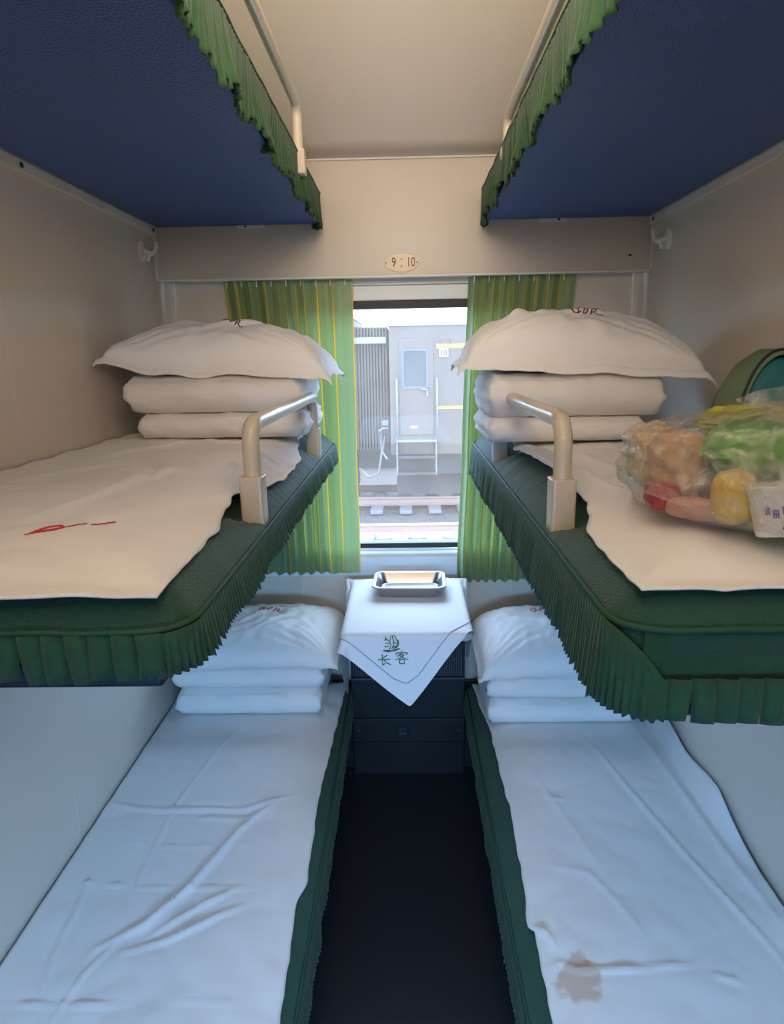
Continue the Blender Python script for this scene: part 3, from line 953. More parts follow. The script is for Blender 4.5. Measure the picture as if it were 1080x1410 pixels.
def tablecloth():
    d = .575
    th = math.radians(45 + 6)
    ca, sa = math.cos(th), math.sin(th)
    cx0, cy = .004 - d * math.sin(math.radians(6)), TY0 - .240 + d * math.cos(math.radians(6))
    N = 57
    side = d * math.sqrt(2)
    a = np.linspace(-side / 2, side / 2, N)
    A, B = np.meshgrid(a, a, indexing='ij')
    FX = A * ca - B * sa + cx0
    FY = A * sa + B * ca + cy
    keep = FY < 2.672
    P = np.stack([FX, FY, np.full_like(FX, TZ + .006)], -1)
    P[..., 2] += .002 * np.sin(FX * 31) * np.cos(FY * 27)
    prev = P.copy()
    h = side / (N - 1)
    sh = [((1, 0), h), ((0, 1), h), ((1, 1), h * 2 ** .5), ((1, -1), h * 2 ** .5), ((2, 0), 2 * h), ((0, 2), 2 * h)]
    def pair(o):
        i, j = o
        n = N
        if j >= 0:
            return (slice(0, n - i), slice(0, n - j)), (slice(i, n), slice(j, n))
        return (slice(0, n - i), slice(-j, n)), (slice(i, n), slice(0, n + j))
    pairs = [(pair(o), L, (1.0 if k < 2 else .6 if k < 4 else .25)) for k, (o, L) in enumerate(sh)]
    inv = np.where(FY > 2.64, 0.0, 1.0)
    R = .006
    for it in range(420):
        vel = (P - prev) * .965
        prev = P.copy()
        P = P + vel * inv[..., None]
        P[..., 2] -= 9.8 * (1 / 120) ** 2 * inv
        for _ in range(14):
            acc = np.zeros_like(P); cnt = np.zeros(P.shape[:2])
            for (s1, s2), L, st in pairs:
                dlt = P[s2] - P[s1]
                ln = np.sqrt((dlt ** 2).sum(-1)) + 1e-9
                w1, w2 = inv[s1], inv[s2]
                ws = w1 + w2 + 1e-9
                g = (ln - L) / ln * st
                m = ((g > 0) | (st > .5))                        # bending springs only resist folding a little
                cor = dlt * (g / ws)[..., None]
                acc[s1] += cor * w1[..., None]; acc[s2] -= cor * w2[..., None]
                cnt[s1] += .5; cnt[s2] += .5
            P = P + acc / np.maximum(cnt, 1)[..., None] * 1.35
            # table box
            x, y, z = P[..., 0], P[..., 1], P[..., 2]
            ins = (np.abs(x) < TX + R) & (y > TY0 - R) & (z < TZ + R) & (z > TZ - .06)
            dz = TZ + R - z; dx = TX + R - np.abs(x); dy = y - (TY0 - R)
            up = ins & (dz <= dx) & (dz <= dy)
            sx = ins & ~up & (dx <= dy)
            sy = ins & ~up & ~sx
            z[up] = TZ + R
            grip = up | ((np.abs(x) < TX + R) & (y > TY0 - R) & (z < TZ + R + .002) & (z > TZ))
            x[grip] += (FX[grip] - x[grip]) * .3
            y[grip] += (FY[grip] - y[grip]) * .3
            x[sx] = np.sign(x[sx]) * (TX + R)
            y[sy] = TY0 - R
            # keep clear of the bedding stacks on both sides
            lim = .242
            bed = (y > 2.18) & (np.abs(x) > lim)
            x[bed] = np.sign(x[bed]) * lim
            y[...] = np.minimum(y, 2.688)
    V, F, idx = [], [], -np.ones((N, N), int)
    for i in range(N):
        for j in range(N):
            if keep[i, j]:
                idx[i, j] = len(V); V.append(tuple(P[i, j]))
    for i in range(N - 1):
        for j in range(N - 1):
            q = (idx[i, j], idx[i + 1, j], idx[i + 1, j + 1], idx[i, j + 1])
            if min(q) >= 0: F.append(q)
    mb = MB().add(V, F)
    o = mb.build('tablecloth', M['tablelinen'])
    md = o.modifiers.new('smooth', 'SUBSURF'); md.levels = 1; md.render_levels = 1
    tag(o, 'white tablecloth hung cornerwise over the small table, green embroidery on its front', 'tablecloth')
    def at(fx, fy):                                              # point of the flat cloth -> point in the room
        p, q = fx - cx0, fy - cy
        aa, bb = p * ca + q * sa, -p * sa + q * ca
        gi, gj = (aa + side / 2) / h, (bb + side / 2) / h
        i, j = int(max(0, min(N - 2, gi))), int(max(0, min(N - 2, gj)))
        u, v = gi - i, gj - j
        X = P[i, j] * (1 - u) * (1 - v) + P[i + 1, j] * u * (1 - v) + P[i, j + 1] * (1 - u) * v + P[i + 1, j + 1] * u * v
        nrm = np.cross(P[i + 1, j] - P[i, j], P[i, j + 1] - P[i, j])
        nrm /= np.linalg.norm(nrm) + 1e-9
        return Vector(X + nrm * .0014)
    def strokes(lst, r, name, m):
        e = MB()
        for st in lst:
            pts = []
            for i in range(len(st) - 1):
                k = max(2, int(math.dist(st[i], st[i + 1]) / .004))
                pts += [(st[i][0] + (st[i + 1][0] - st[i][0]) * q / k, st[i][1] + (st[i + 1][1] - st[i][1]) * q / k) for q in range(k)]
            pts.append(st[-1])
            e.tube([at(*p_) for p_ in pts], r, 5)
        e.build(name, m, o)
    # hem stitching
    ins = .045
    def cl(aa, bb):                                              # cloth axes -> flat position
        return (aa * ca - bb * sa + cx0, aa * sa + bb * ca + cy)
    lo_ = -side / 2 + ins
    pts = [(lo_, .30), (lo_, .1), (lo_, lo_ + .06), (lo_ + .012, lo_ + .02), (lo_ + .02, lo_ + .012), (lo_ + .06, lo_), (.1, lo_), (.30, lo_)]
    strokes([[cl(*p_) for p_ in pts]], .0011, 'hem_stitching', M['sewblue'])
    def place(cx, cy_, sc, st):
        return [[(cx + x * sc, cy_ + y * sc) for x, y in q] for q in st]
    E_ = TY0 - .034
    leaf = [[(-1.1, -.8), (-.4, -.95), (.4, -.75), (1.1, -.6)], [(-1, -.75), (0, -.8), (1, -.55)], [(-.6, -.85), (.6, -.8)],
            [(-.3, -.7), (-.05, -.2), (-.15, .3), (-.5, .5), (-.75, .8)], [(-.5, .5), (-.9, .45)], [(-.15, .1), (-.7, 0)], [(-.3, -.3), (-.9, -.35)],
            [(-.1, .4), (.0, .9)], [(.05, -.6), (.35, -.1), (.30, .5), (.15, 1.0)], [(.3, -.6), (.75, -.2), (.85, .3), (.6, .8), (.35, 1.0)], [(.6, -.5), (1.0, .0), (.9, .5)],
            [(.1, -.4), (.6, -.3)], [(.3, .2), (.7, .1)]]
    strokes(place(-.052, E_ + .006, .026, leaf), .0016, 'embroidered_emblem', M['sewgreen'])
    chang = [[(-.35, 1), (-.35, -.9), (.1, -.55)], [(-1.1, .05), (1.1, .15)], [(.6, .85), (-.2, .35)], [(-.1, .1), (.45, -.45), (1.15, -.75)]]
    ke = [[(0, 1.15), (.05, .85)], [(-1, .45), (-.95, .8), (1, .8), (.85, .45)], [(-.2, .7), (-.75, .15)], [(-.4, .45), (.4, .45), (-.3, -.1), (-1.1, -.35)],
          [(-.3, .25), (.3, -.1), (1.1, -.35)], [(-.45, -.35), (-.45, -1), (.45, -1), (.45, -.35), (-.45, -.35)]]
    strokes(place(-.078, E_ - .045, .019, chang), .0017, 'embroidered_character', M['sewgreen'])
    strokes(place(-.018, E_ - .037, .019, ke), .0016, 'embroidered_character', M['sewgreen'])
    return o
tablecloth()

# steel tray
t = thing('steel_tray', 'rectangular stainless steel tray on the table by the window', 'tray')
ang, tx, ty, tz = -.03, .012, 2.515, TZ + .0085
def trr(hx, hy, r, z):
    c_, s_ = math.cos(ang), math.sin(ang)
    return [(tx + x * c_ - y * s_, ty + x * s_ + y * c_, tz + z) for x, y, _ in rrect(-hx, hx, -hy, hy, r, 0, n=8, per=1)]
rings = [trr(.105, .070, .02, 0), trr(.110, .075, .024, .002), trr(.124, .090, .026, .040), trr(.126, .092, .028, .0435),
         trr(.136, .102, .034, .0445), trr(.139, .105, .036, .042), trr(.139, .105, .036, .0405),
         trr(.136, .102, .034, .043), trr(.1265, .0925, .028, .042), trr(.1225, .0885, .026, .038), trr(.1085, .0735, .024, .004), trr(.1035, .0685, .02, .0025)]
MB().loft([r[:] for r in rings]).build('tray_body', M['steel'], t, angle=.7)

# ------------------------------------------------------------------ heater below the table
t = thing('heater', 'dark slatted heater cover below the table, between the lower berths', 'heater')
b = MB()
b.box(-.232, .232, 2.60, 2.715, .17, .79)
b.build('casing', M['heater'], t, smooth=False, bevel=.004)
b = MB()
x = -.22
while x <= .22:
    b.box(x - .0022, x + .0022, 2.592, 2.60, .475, .76); x += .0095
b.build('upper_grille', M['slat'], t, smooth=False)
b = MB()
x = -.215
while x <= .215:
    b.box(x - .002, x + .002, 2.596, 2.60, .30, .455); x += .013
b.build('lower_grille', M['heater'], t, smooth=False)
MB().box(-.232, .232, 2.585, 2.60, .462, .470).build('rail_strip', M['slat'], t, smooth=False)
MB().box(-.232, .232, 2.59, 2.60, .18, .285).build('access_panel', M['heater'], t, smooth=False, bevel=.003)
l = MB()
l.box(-.048, .0, 2.584, 2.59, .207, .245)
l.build('latch', M['black'], t, smooth=False, bevel=.004)
b = MB(); b.box(-.040, -.034, 2.578, 2.586, .214, .238); b.box(-.04, -.01, 2.578, 2.586, .222, .228); b.build('latch_handle', M['slat'], t, smooth=False)
for x in (-.205, .205):
    MB().tube([(x, 2.59, .235), (x, 2.587, .235)], .004, 8).build('screw', M['steel'], t)
MB().box(-.32, .32, 2.69, 2.717, 0, .40).box(-.232, .232, 2.64, 2.69, 0, .17).build('plinth', M['black'], t, smooth=False)

# ------------------------------------------------------------------ curtains
def curtain(label, prof, ztop, zbot, bottomx, seed):
    """prof: list of (x, amplitude, wavelength) along the rail, bottomx maps the top x to the hem x"""
    t = thing('curtain', label, 'curtain')
    xs, ys, ph = [], [], 0
    x, x1 = prof[0][0], prof[-1][0]
    step = .0018
    while x <= x1:
        A = lerp_table([(p_[0], p_[1]) for p_ in prof], x)
        L = lerp_table([(p_[0], p_[2]) for p_ in prof], x)
        ph += 2 * PI * step / L
        w = math.sin(ph)
        w = math.copysign(abs(w) ** .7, w)
        xs.append(x + .35 * L * .25 * math.sin(ph * 2) * min(1, A / .015)); ys.append(A * w)
        x += step
    arc = [0]
    for i in range(1, len(xs)):
        arc.append(arc[-1] + math.hypot(xs[i] - xs[i - 1], ys[i] - ys[i - 1]))
    nz = 46
    mb = MB(); V, F, UV = [], [], []
    n = len(xs)
    for j in range(nz):
        v = j / (nz - 1)
        z = ztop + (zbot - ztop) * v
        for i in range(n):
            k = v ** .8
            bx = bottomx(xs[i])
            amp = .75 + .45 * v + .15 * n3(xs[i] * 8, v * 3, seed)
            X = xs[i] + (bx - xs[i]) * k + .006 * n3(xs[i] * 6, v * 4, seed) * v
            V.append((X, 2.692 + max(-.030, min(.0195, ys[i] * amp)), z + .006 * n3(xs[i] * 12, 0, seed) * (v > .99)))
            UV.append((arc[i] + seed * .03, z))
    for j in range(nz - 1):
        for i in range(n - 1):
            F.append((j * n + i, j * n + i + 1, (j + 1) * n + i + 1, (j + 1) * n + i))
    mb.add(V, F); mb.uv = UV
    mb.build('cloth', M['curtain'], t)
    k = prof[0][0] + .02
    while k < x1:
        h = MB().tube([(k, 2.688, ztop + .004), (k, 2.680, ztop - .004), (k, 2.676, ztop - .016), (k, 2.680, ztop - .022)], .0022, 6)
        h.tube([(k - .006, 2.69, ztop + .006), (k + .006, 2.69, ztop + .006)], .003, 6)
        h.build('glider', M['trim'], t)
        k += .055
    return t
curtain('green striped curtain at the left of the window, its inner edge hanging flat',
        [(-.672, .020, .060), (-.50, .022, .052), (-.36, .018, .046), (-.30, .006, .075), (-.184, .003, .11)],
        2.030, .886, lambda x: -.186 + (x + .184) * .86, 2)
curtain('green striped curtain at the right of the window in tight pleats',
        [(.247, .018, .034), (.42, .020, .040), (.56, .016, .055), (.648, .004, .09)],
        2.030, .845, lambda x: .205 + (x - .247) * .92, 7)
rl = MB().box(-.70, .70, 2.684, 2.698, 2.036, 2.048).build('curtain_rail', M['trim'], smooth=False)
tag(rl, 'pale curtain rail tucked behind the beam above the window', 'curtain rail')

# ------------------------------------------------------------------ number plate and hooks
t = thing('number_plate', 'oval ivory berth number plate reading 9 : 10 on the beam', 'sign')
px, pz, py = -.001, 2.078, 2.647
def ell(ax, az, y): return [(px + ax * math.cos(2 * PI * i / 40), y, pz + az * math.sin(2 * PI * i / 40)) for i in range(40)]
MB().loft([ell(.064, .0335, py), ell(.064, .0335, py - .002), ell(.062, .0315, py - .0035)]).build('plate', M['plate'], t, angle=.5)
def face(x, z, y): return Matrix.Translation((x, y, z)) @ Matrix.Rotation(PI / 2, 4, 'X') @ Matrix.Diagonal((.72, 1, 1, 1))
text_obj('numeral', '9', .046, M['ink'], t, face(px - .028, pz, py - .0038))
text_obj('numeral', '10', .046, M['ink'], t, face(px + .034, pz, py - .0038))
for dz in (.010, -.010):
    sgn = 1 if dz > 0 else -1
    MB().add([(px - .0035, py - .0042, pz + dz), (px + .0035, py - .0042, pz + dz), (px, py - .0042, pz + dz + .006 * sgn),
              (px - .0035, py - .0034, pz + dz), (px + .0035, py - .0034, pz + dz), (px, py - .0034, pz + dz + .006 * sgn)],
             [(0, 1, 2), (3, 5, 4), (0, 3, 4, 1), (1, 4, 5, 2), (2, 5, 3, 0)]).build('separator_mark', M['ink'], t, smooth=False)
for x in (-.056, .056):
    MB().tube([(px + x, py - .003, pz), (px + x, py - .005, pz)], .0025, 8).build('screw', M['screw'], t)

def hook(s, label, y):
    t = thing('mounted_coat_hook', label, 'hook')
    x = s * .9
    b = MB()
    b.loft([[(x - s * d, y + .022 * r * math.cos(a), 2.115 + .034 * r * math.sin(a)) for a in [2 * PI * i / 24 for i in range(24)]] for d, r in ((0, 1), (.008, 1), (.012, .8))])
    b.build('back_plate', M['hook'], t, angle=.6)
    MB().tube([(x - s * .010, y, 2.118), (x - s * .022, y + .004, 2.112), (x - s * .036, y + .012, 2.108), (x - s * .044, y + .02, 2.118), (x - s * .047, y + .026, 2.136), (x - s * .046, y + .028, 2.146)], [.008, .008, .0075, .007, .0065, .0075], 10).build('prong', M['hook'], t)
    MB().tube([(x - s * .010, y, 2.10), (x - s * .020, y - .004, 2.088), (x - s * .030, y - .012, 2.086), (x - s * .036, y - .018, 2.096), (x - s * .036, y - .02, 2.106)], [.0075, .0075, .007, .0065, .007], 10).build('prong', M['hook'], t)
hook(-1, 'cream coat hook on the left wall below the upper berth', 2.50)
hook(1, 'cream coat hook on the right wall below the upper berth', 2.475)
# fixing screws along the ledges and a chip on the beam
for nm, x, y, z, lb in (('mounted_screw', -.8835, 1.735, 2.200, 'dark screw in the left ledge nearer the camera'), ('mounted_screw', -.8835, 2.60, 2.200, 'dark screw in the left ledge by the window wall'),
                        ('mounted_screw', .8835, 2.60, 2.200, 'dark screw in the right ledge by the window wall')):
    s = -1 if x < 0 else 1
    o = MB().tube([(x, y, z), (x - s * .003, y, z)], .0065, 8).build(nm, M['screw'])
    tag(o, lb, 'screw')
o = MB().tube([(.823, 2.6472, 2.087), (.823, 2.644, 2.087)], .006, 8, flat=.5).build('beam_screw', M['screw'])
tag(o, 'small dark screw on the beam at its right end', 'screw')

# ------------------------------------------------------------------ food bag and what it holds
def blob(cx, cy, cz, hx, hy, hz, seed, rot=0, n=2.6, nz=.08, crimp=None, subd=16):
    bm = bmesh.new()
    bmesh.ops.create_cube(bm, size=2)
    bmesh.ops.subdivide_edges(bm, edges=bm.edges[:], cuts=subd, use_grid_fill=True)
    c_, s_ = math.cos(rot), math.sin(rot)
    for v in bm.verts:
        p = v.co
        r = (abs(p.x) ** n + abs(p.y) ** n + abs(p.z) ** n) ** (1 / n)
        q = p / r
        k = 1 + nz * noise.noise(q * 2.2 + Vector((seed, 0, 0))) + nz * .5 * noise.noise(q * 6 + Vector((seed, 4, 0)))
        x, y, z = q.x * hx * k, q.y * hy * k, q.z * hz * k
        if crimp:
            x, y, z = crimp(q, x, y, z)
        v.co = (cx + c_ * x - s_ * y, cy + s_ * x + c_ * y, cz + z)
    mb = MB()
    bm.verts.index_update()
    mb.add([tuple(v.co) for v in bm.verts], [tuple(v.index for v in f.verts) for f in bm.faces])
    bm.free()
    return mb

Z0 = 1.512
def simple(name, label, cat, mb, m, **k):
    o = mb.build(name, m, **k)
    return tag(o, label, cat)
M['lime'] = mat('lime packet foil', (.09, .34, .025), .35, coat=.2, var=(28, .75))
M['leaf'] = mat('green packet', (.13, .30, .05), .4, var=(22, .6))
M['yellow'] = mat('yellow packet', (.66, .44, .03), .35, var=(20, .2))
M['gold'] = mat('gold green packet', (.42, .40, .05), .4, var=(24, .6))
M['bread'] = mat('bread crust', (.50, .28, .13), .8, bump=(90, .6, 'noise'), var=(40, .35))
M['crisp'] = mat('pale crumb', (.66, .50, .30), .85, bump=(120, .8, 'voronoi'), var=(60, .3))
M['redpack'] = mat('red packet', (.45, .04, .03), .35)
M['brown'] = mat('dark brown packet', (.10, .045, .025), .4, var=(20, .3))
M['pinkish'] = mat('pinkish sausage', (.55, .26, .17), .5, var=(20, .2))
M['orange'] = mat('orange fruit skin', (.75, .28, .03), .45, bump=(150, .3, 'voronoi'))
M['cup'] = mat('white cup', (.80, .78, .74), .4)
M['purple'] = mat('purple print', (.20, .12, .42), .5)
M['pinkprint'] = mat('red print', (.75, .12, .12), .5)
M['tealbag'] = mat('teal bag fabric', (.015, .16, .17), .6, bump=(300, .4, 'noise'), var=(8, .3))
M['sagebag'] = mat('sage green bag trim', (.16, .24, .13), .6, bump=(300, .3, 'noise'))

def packet_crimp(q, x, y, z):
    k = max(0, abs(q.x) - .72) / .28
    return (x * (1 + .12 * k), y, z * (1 - .75 * k))
simple('snack_packet', 'lime green snack packet in the middle of the food bag', 'packet',
       blob(.490, .965, 1.610, .062, .038, .042, 3, rot=.15, n=3, nz=.16, subd=24, crimp=packet_crimp), M['lime'])
simple('snack_packet', 'yellow green snack packet at the top of the food bag', 'packet',
       blob(.520, 1.02, 1.642, .075, .05, .026, 6, rot=-.15, n=3, nz=.16, subd=24, crimp=packet_crimp), M['gold'])
simple('snack_packet', 'dull green packet at the right end of the food bag', 'packet',
       blob(.600, .955, 1.622, .055, .055, .055, 8, rot=-.4, n=3, nz=.16, subd=24, crimp=packet_crimp), M['leaf'])
simple('snack_packet', 'bright yellow packet beside the white cup', 'packet',
       blob(.437, .898, 1.560, .026, .022, .036, 10, rot=.2, n=2.8), M['yellow'])
simple('bread_roll', 'brown crusty bread roll at the left end of the food bag', 'bread',
       blob(.405, 1.015, 1.582, .040, .05, .056, 12, nz=.14), M['bread'])
simple('puffed_snack', 'pale crumbly puffed snack at the far left of the food bag', 'snack',
       blob(.395, 1.085, 1.590, .034, .05, .050, 15, nz=.2), M['crisp'])
simple('snack_packet', 'small red packet low at the left end of the food bag', 'packet',
       blob(.376, .984, 1.546, .022, .03, .020, 17, n=3), M['redpack'])
simple('snack_packet', 'dark brown packet behind the sausage in the food bag', 'packet',
       blob(.455, .955, 1.553, .034, .03, .028, 19, n=3), M['brown'])
simple('sausage', 'pinkish wrapped sausage lying low in the food bag', 'sausage',
       blob(.405, .932, 1.537, .042, .017, .016, 21, rot=-.6, n=2.3), M['pinkish'])
simple('orange', 'orange fruit at the right edge of the food bag', 'fruit',
       blob(.565, .880, 1.580, .036, .036, .035, 24, n=2, nz=.03), M['orange'])
simple('snack_packet', 'green leafy packet under the white cup', 'packet',
       blob(.52, .880, 1.527, .07, .035, .014, 26, rot=-.5, n=2.6), M['leaf'])
# white cup with purple print, tipped over slightly
t = thing('paper_cup', 'white cup with purple print inside the plastic food bag', 'cup')
cx, cy_, cz = .478, .862, 1.548
ax = Vector((-.10, .20, 1)).normalized()
q = Vector((0, 0, 1)).rotation_difference(ax).to_matrix()
def cp(r, a, h):
    v = q @ Vector((r * math.cos(a), r * math.sin(a), h))
    return (cx + v.x, cy_ + v.y, cz + v.z)
prof = [(.0, -.030), (.027, -.030), (.0285, -.028), (.034, .030), (.0355, .032), (.0355, .035)]
MB().loft([[cp(r, 2 * PI * i / 32, h) for i in range(32)] for r, h in prof], False, True).build('cup_body', M['cup'], t, angle=.6)
MB().loft([[cp(r, 2 * PI * i / 32, h) for i in range(32)] for r, h in ((.0362, .034), (.0362, .038), (.03, .0395))], True, True).build('lid', M['film'], t)
def cup_print(cells, m, name):
    e = MB()
    for (a0, h0, sx_, sh_, shape) in cells:
        for st in shape:
            P = []
            for (u, v) in st:
                h = h0 + v * sh_
                r = .0285 + (h + .028) / .058 * .0055 + .0006
                P.append(cp(r, a0 + u * sx_, h))
            e.tube(P, .0008, 5)
    e.build(name, m, t)
glyph = [[(-1, .4), (1, .4)], [(0, 1), (0, -.9)], [(-.8, -.3), (.8, -.3)], [(-.5, .8), (-.7, -.8)], [(.5, .7), (.8, -.9)]]
glyph2 = [[(-.9, .8), (.9, .8), (.9, -.8), (-.9, -.8), (-.9, .8)], [(-.9, 0), (.9, 0)], [(0, .8), (0, -.8)]]
cup_print([(-2.42, .004, .10, .006, glyph), (-2.12, -.001, .10, .006, glyph2), (-1.80, .003, .10, .006, glyph), (-1.48, -.002, .10, .006, glyph2), (-1.15, -.003, .10, .006, glyph)], M['purple'], 'purple_print')
cup_print([(-1.72, .020, .06, .0028, glyph2), (-1.54, .020, .06, .0028, glyph)], M['pinkprint'], 'red_print')
cup_print([(-1.9 + .1 * k, -.019, .03, .0014, glyph) for k in range(4)], M['screw'], 'small_print')

# the film: lumpy hull gathered at its left end
def bagcrimp(q, x, y, z):
    rad = math.atan2(q.z, q.y)
    k = max(0, -q.x - .25) / .75
    wr = .006 * n3(rad * 2.6, q.x * 2.5, 3) * 1.6 + .005 * math.sin(rad * 17 + 2) * k * k + .0025 * n3(rad * 7, q.x * 5, 8)
    f = 1 + wr / .12
    y, z = y * f, z * f
    # flat underside resting on the sheet
    z = max(z, -.078)
    # the top rises to the right
    if z > 0: z *= 1 + .22 * max(-1, min(1, q.x))
    return (x, y, z)
b = blob(.590, .905, 1.594, .30, .185, .086, 40, rot=-.90, n=3.0, nz=.05, crimp=bagcrimp, subd=46)
b.v = [(min(x, .872), max(y, .79 + .02 * (z - 1.51) / .1), z) for x, y, z in b.v]
bag = b.build('plastic_bag', M['film'])
tag(bag, 'clear plastic bag of snacks lying on the right middle berth', 'bag')
# torn flap standing up at the mouth of the bag
def flap(u, v):
    x = .515 + .16 * u
    y = .99 - .10 * u + .02 * v + .01 * math.sin(u * 9)
    z = 1.645 + .030 * u * (1 - u) + v * (.034 + .012 * math.sin(u * 5)) 
    return (x - .035 * v * (1 - u), y, z + .004 * n3(u * 9, v * 4, 2))
MB().grid(flap, 40, 10).build('film_flap', M['film'], bag)

# teal travel bag against the wall behind the food
t = thing('travel_bag', 'teal travel bag with sage green edge beside the right wall', 'bag')
def dome(r, y):
    y += .175
    return [(.800 + (.086 * r) * math.cos(a), y, 1.512 + (.235 * r) * max(0, math.sin(a)) ** .8 if math.sin(a) > 0 else 1.512) for a in [PI * i / 28 for i in range(29)]]
MB().loft([dome(.78, 1.32), dome(.90, 1.325), dome(.95, 1.345), dome(.955, 1.36)]).build('bag_body', M['tealbag'], t)
MB().loft([dome(.955, 1.318), dome(1.0, 1.326), dome(1.01, 1.40), dome(.93, 1.46), dome(.75, 1.52)], False, True).build('edge_band', M['sagebag'], t)
MB().tube(dome(1.0, 1.326)[1:-1], .0035, 6).build('piping', M['black'], t)

# ------------------------------------------------------------------ outside
GZ = -1.33
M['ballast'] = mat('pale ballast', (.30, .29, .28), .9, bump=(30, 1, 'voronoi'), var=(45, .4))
M['shadeballast'] = mat('ballast in painted shade', (.05, .047, .043), .9, bump=(30, 1, 'voronoi'), var=(25, .3))  # darker ballast colour, stands for the shadow of the opposite train
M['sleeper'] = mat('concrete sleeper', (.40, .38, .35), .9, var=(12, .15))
M['shadesleeper'] = mat('concrete sleeper in painted shade', (.13, .125, .12), .9, var=(12, .2))  # same concrete, shade under the opposite train put into the colour
M['rust'] = mat('rusty rail', (.22, .13, .10), .7, var=(20, .2))
M['coach'] = mat('dull green coach paint', (.075, .052, .037), .5, var=(3, .1))
M['coach2'] = mat('dirty coach paint', (.052, .037, .026), .6, var=(6, .2))
M['door'] = mat('coach door paint', (.080, .053, .036), .5, var=(4, .1))
M['under'] = mat('dark underframe', (.03, .03, .03), .8, var=(8, .3))
M['roofpaint'] = mat('pale coach roof', (.20, .20, .20), .5)
M['stripe'] = mat('yellow stripe', (.34, .20, .015), .5)
M['metalrail'] = mat('bright handrail', (.13, .12, .11), .5)
M['coachwin'] = mat('coach window pane', (.05, .05, .05), .15)
M['bluetrim'] = mat('pale blue rubber', (.06, .075, .085), .5)
M['placard'] = mat('white placard', (.18, .16, .14), .6)
M['rednum'] = mat('red number', (.13, .008, .012), .6)

structure(MB().box(-40, 40, 2.9, 60, GZ - .45, GZ - .30), 'ground', M['shadeballast'])
structure(MB().box(-40, 40, 21.0, 21.4, GZ - .4, 1.2), 'wall_dark_backdrop', M['under'])  # added dark backdrop, stands in for shade below the opposite train
rnd = random.Random(5)
def bed(name, label, y0, y1, m, amp):
    b = MB()
    nx, ny = 320, max(8, int((y1 - y0) / .05))
    def f(u, v):
        x = -9 + 18 * u
        y = y0 + (y1 - y0) * v
        e = min(v, 1 - v) * (y1 - y0)
        z = GZ - .115 - max(0, .3 - e) * .7 + amp * n3(x * 14, y * 14, 1) + amp * .6 * n3(x * 31, y * 31, 2)
        return (x, y, z)
    b.grid(f, nx, ny)
    o = b.build(name, m, smooth=False)
    o['kind'] = 'stuff'
    tag(o, label, 'ballast')
bed('ballast', 'bright stone ballast around the nearest visible track', 9.0, 12.75, M['ballast'], .02)
bed('ballast', 'grey ballast beneath the opposite train, shade put into its colour', 12.80, 17.5, M['shadeballast'], .018)

def rail_line(label, y):
    b = MB()
    prof = [(-.07, 0), (.07, 0), (.07, .012), (.012, .03), (.012, .12), (.036, .135), (.036, .17), (-.036, .17), (-.036, .135), (-.012, .12), (-.012, .03), (-.07, .012)]
    b.loft([[(x, y + dy, GZ + dz) for dy, dz in prof] for x in (-30, 30)])
    o = b.build('track_rail', M['rust'], smooth=False)
    tag(o, label, 'rail')
rail_line('rusty rail nearest to the carriage window, over bright ballast', 10.40)
rail_line('rusty rail over bright ballast, second from the window', 11.88)
rail_line('dusty rail in front of the opposite train steps', 14.25)
rail_line('far rail hidden in the shade under the opposite train', 15.70)
def sleeper_mesh():
    b = MB()
    b.box(-.13, .13, -1.25, 1.25, -.080, 0)
    return b
sl = sleeper_mesh().build('sleeper', M['sleeper'], smooth=False, bevel=.02)
sl.location = (-.72 - .6 * 6, 11.14, GZ - .005)
tag(sl, 'pale concrete sleeper in the bright ballast under the rusty rail', 'sleeper', 'pale sleepers of the nearest track')
for k in range(1, 13):
    c = sl.copy(); C.objects.link(c)
    c.location = (-.72 - .6 * 6 + .6 * k, 11.14, GZ - .005)
so = sleeper_mesh().build('sleeper', M['shadesleeper'], smooth=False, bevel=.02)
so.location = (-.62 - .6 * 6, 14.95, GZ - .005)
tag(so, 'grey sleeper under the opposite train, shade put into its colour', 'sleeper', 'shade-coloured sleepers under the opposite train')
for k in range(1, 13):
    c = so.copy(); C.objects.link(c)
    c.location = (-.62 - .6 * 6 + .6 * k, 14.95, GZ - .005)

def coach(name, label, x0, x1, yf, zt, zb, m, crown):
    t = thing(name, label, 'train carriage')
    b = MB()
    prof = [(yf + .03, zb), (yf, zb + .2), (yf, zt), (yf + 3.0, zt), (yf + 3.0, zb + .2), (yf + 2.97, zb)]
    b.loft([[(x, y, z) for y, z in prof] for x in (x0, x1)])
    b.build('body', m, t, smooth=False)
    b = MB()
    pr = [(yf - .03, zt)] + [(yf - .03 + 3.06 * k / 14, zt + .03 + crown * math.sin(PI * k / 14) ** .75) for k in range(15)] + [(yf + 3.03, zt)]
    b.loft([[(x, y, z) for y, z in pr] for x in (x0 - .02, x1 + .02)])
    b.build('roof', M['roofpaint'], t, smooth=False)
    b = MB()
    b.box(x0 + .3, x1 - .3, yf + .35, yf + 2.6, zb - .45, zb)
    b.box(x0 + .1, x1 - .1, yf + .75, yf + 2.3, GZ + .22, zb - .1)
    b.build('underframe', M['under'], t, smooth=False)
    return t
YF = 13.5
co = coach('train_carriage', 'opposite train carriage with door, steps and yellow stripes, numbered 10', -.30, 9.0, YF, 2.29, -.16, M['coach'], .36)
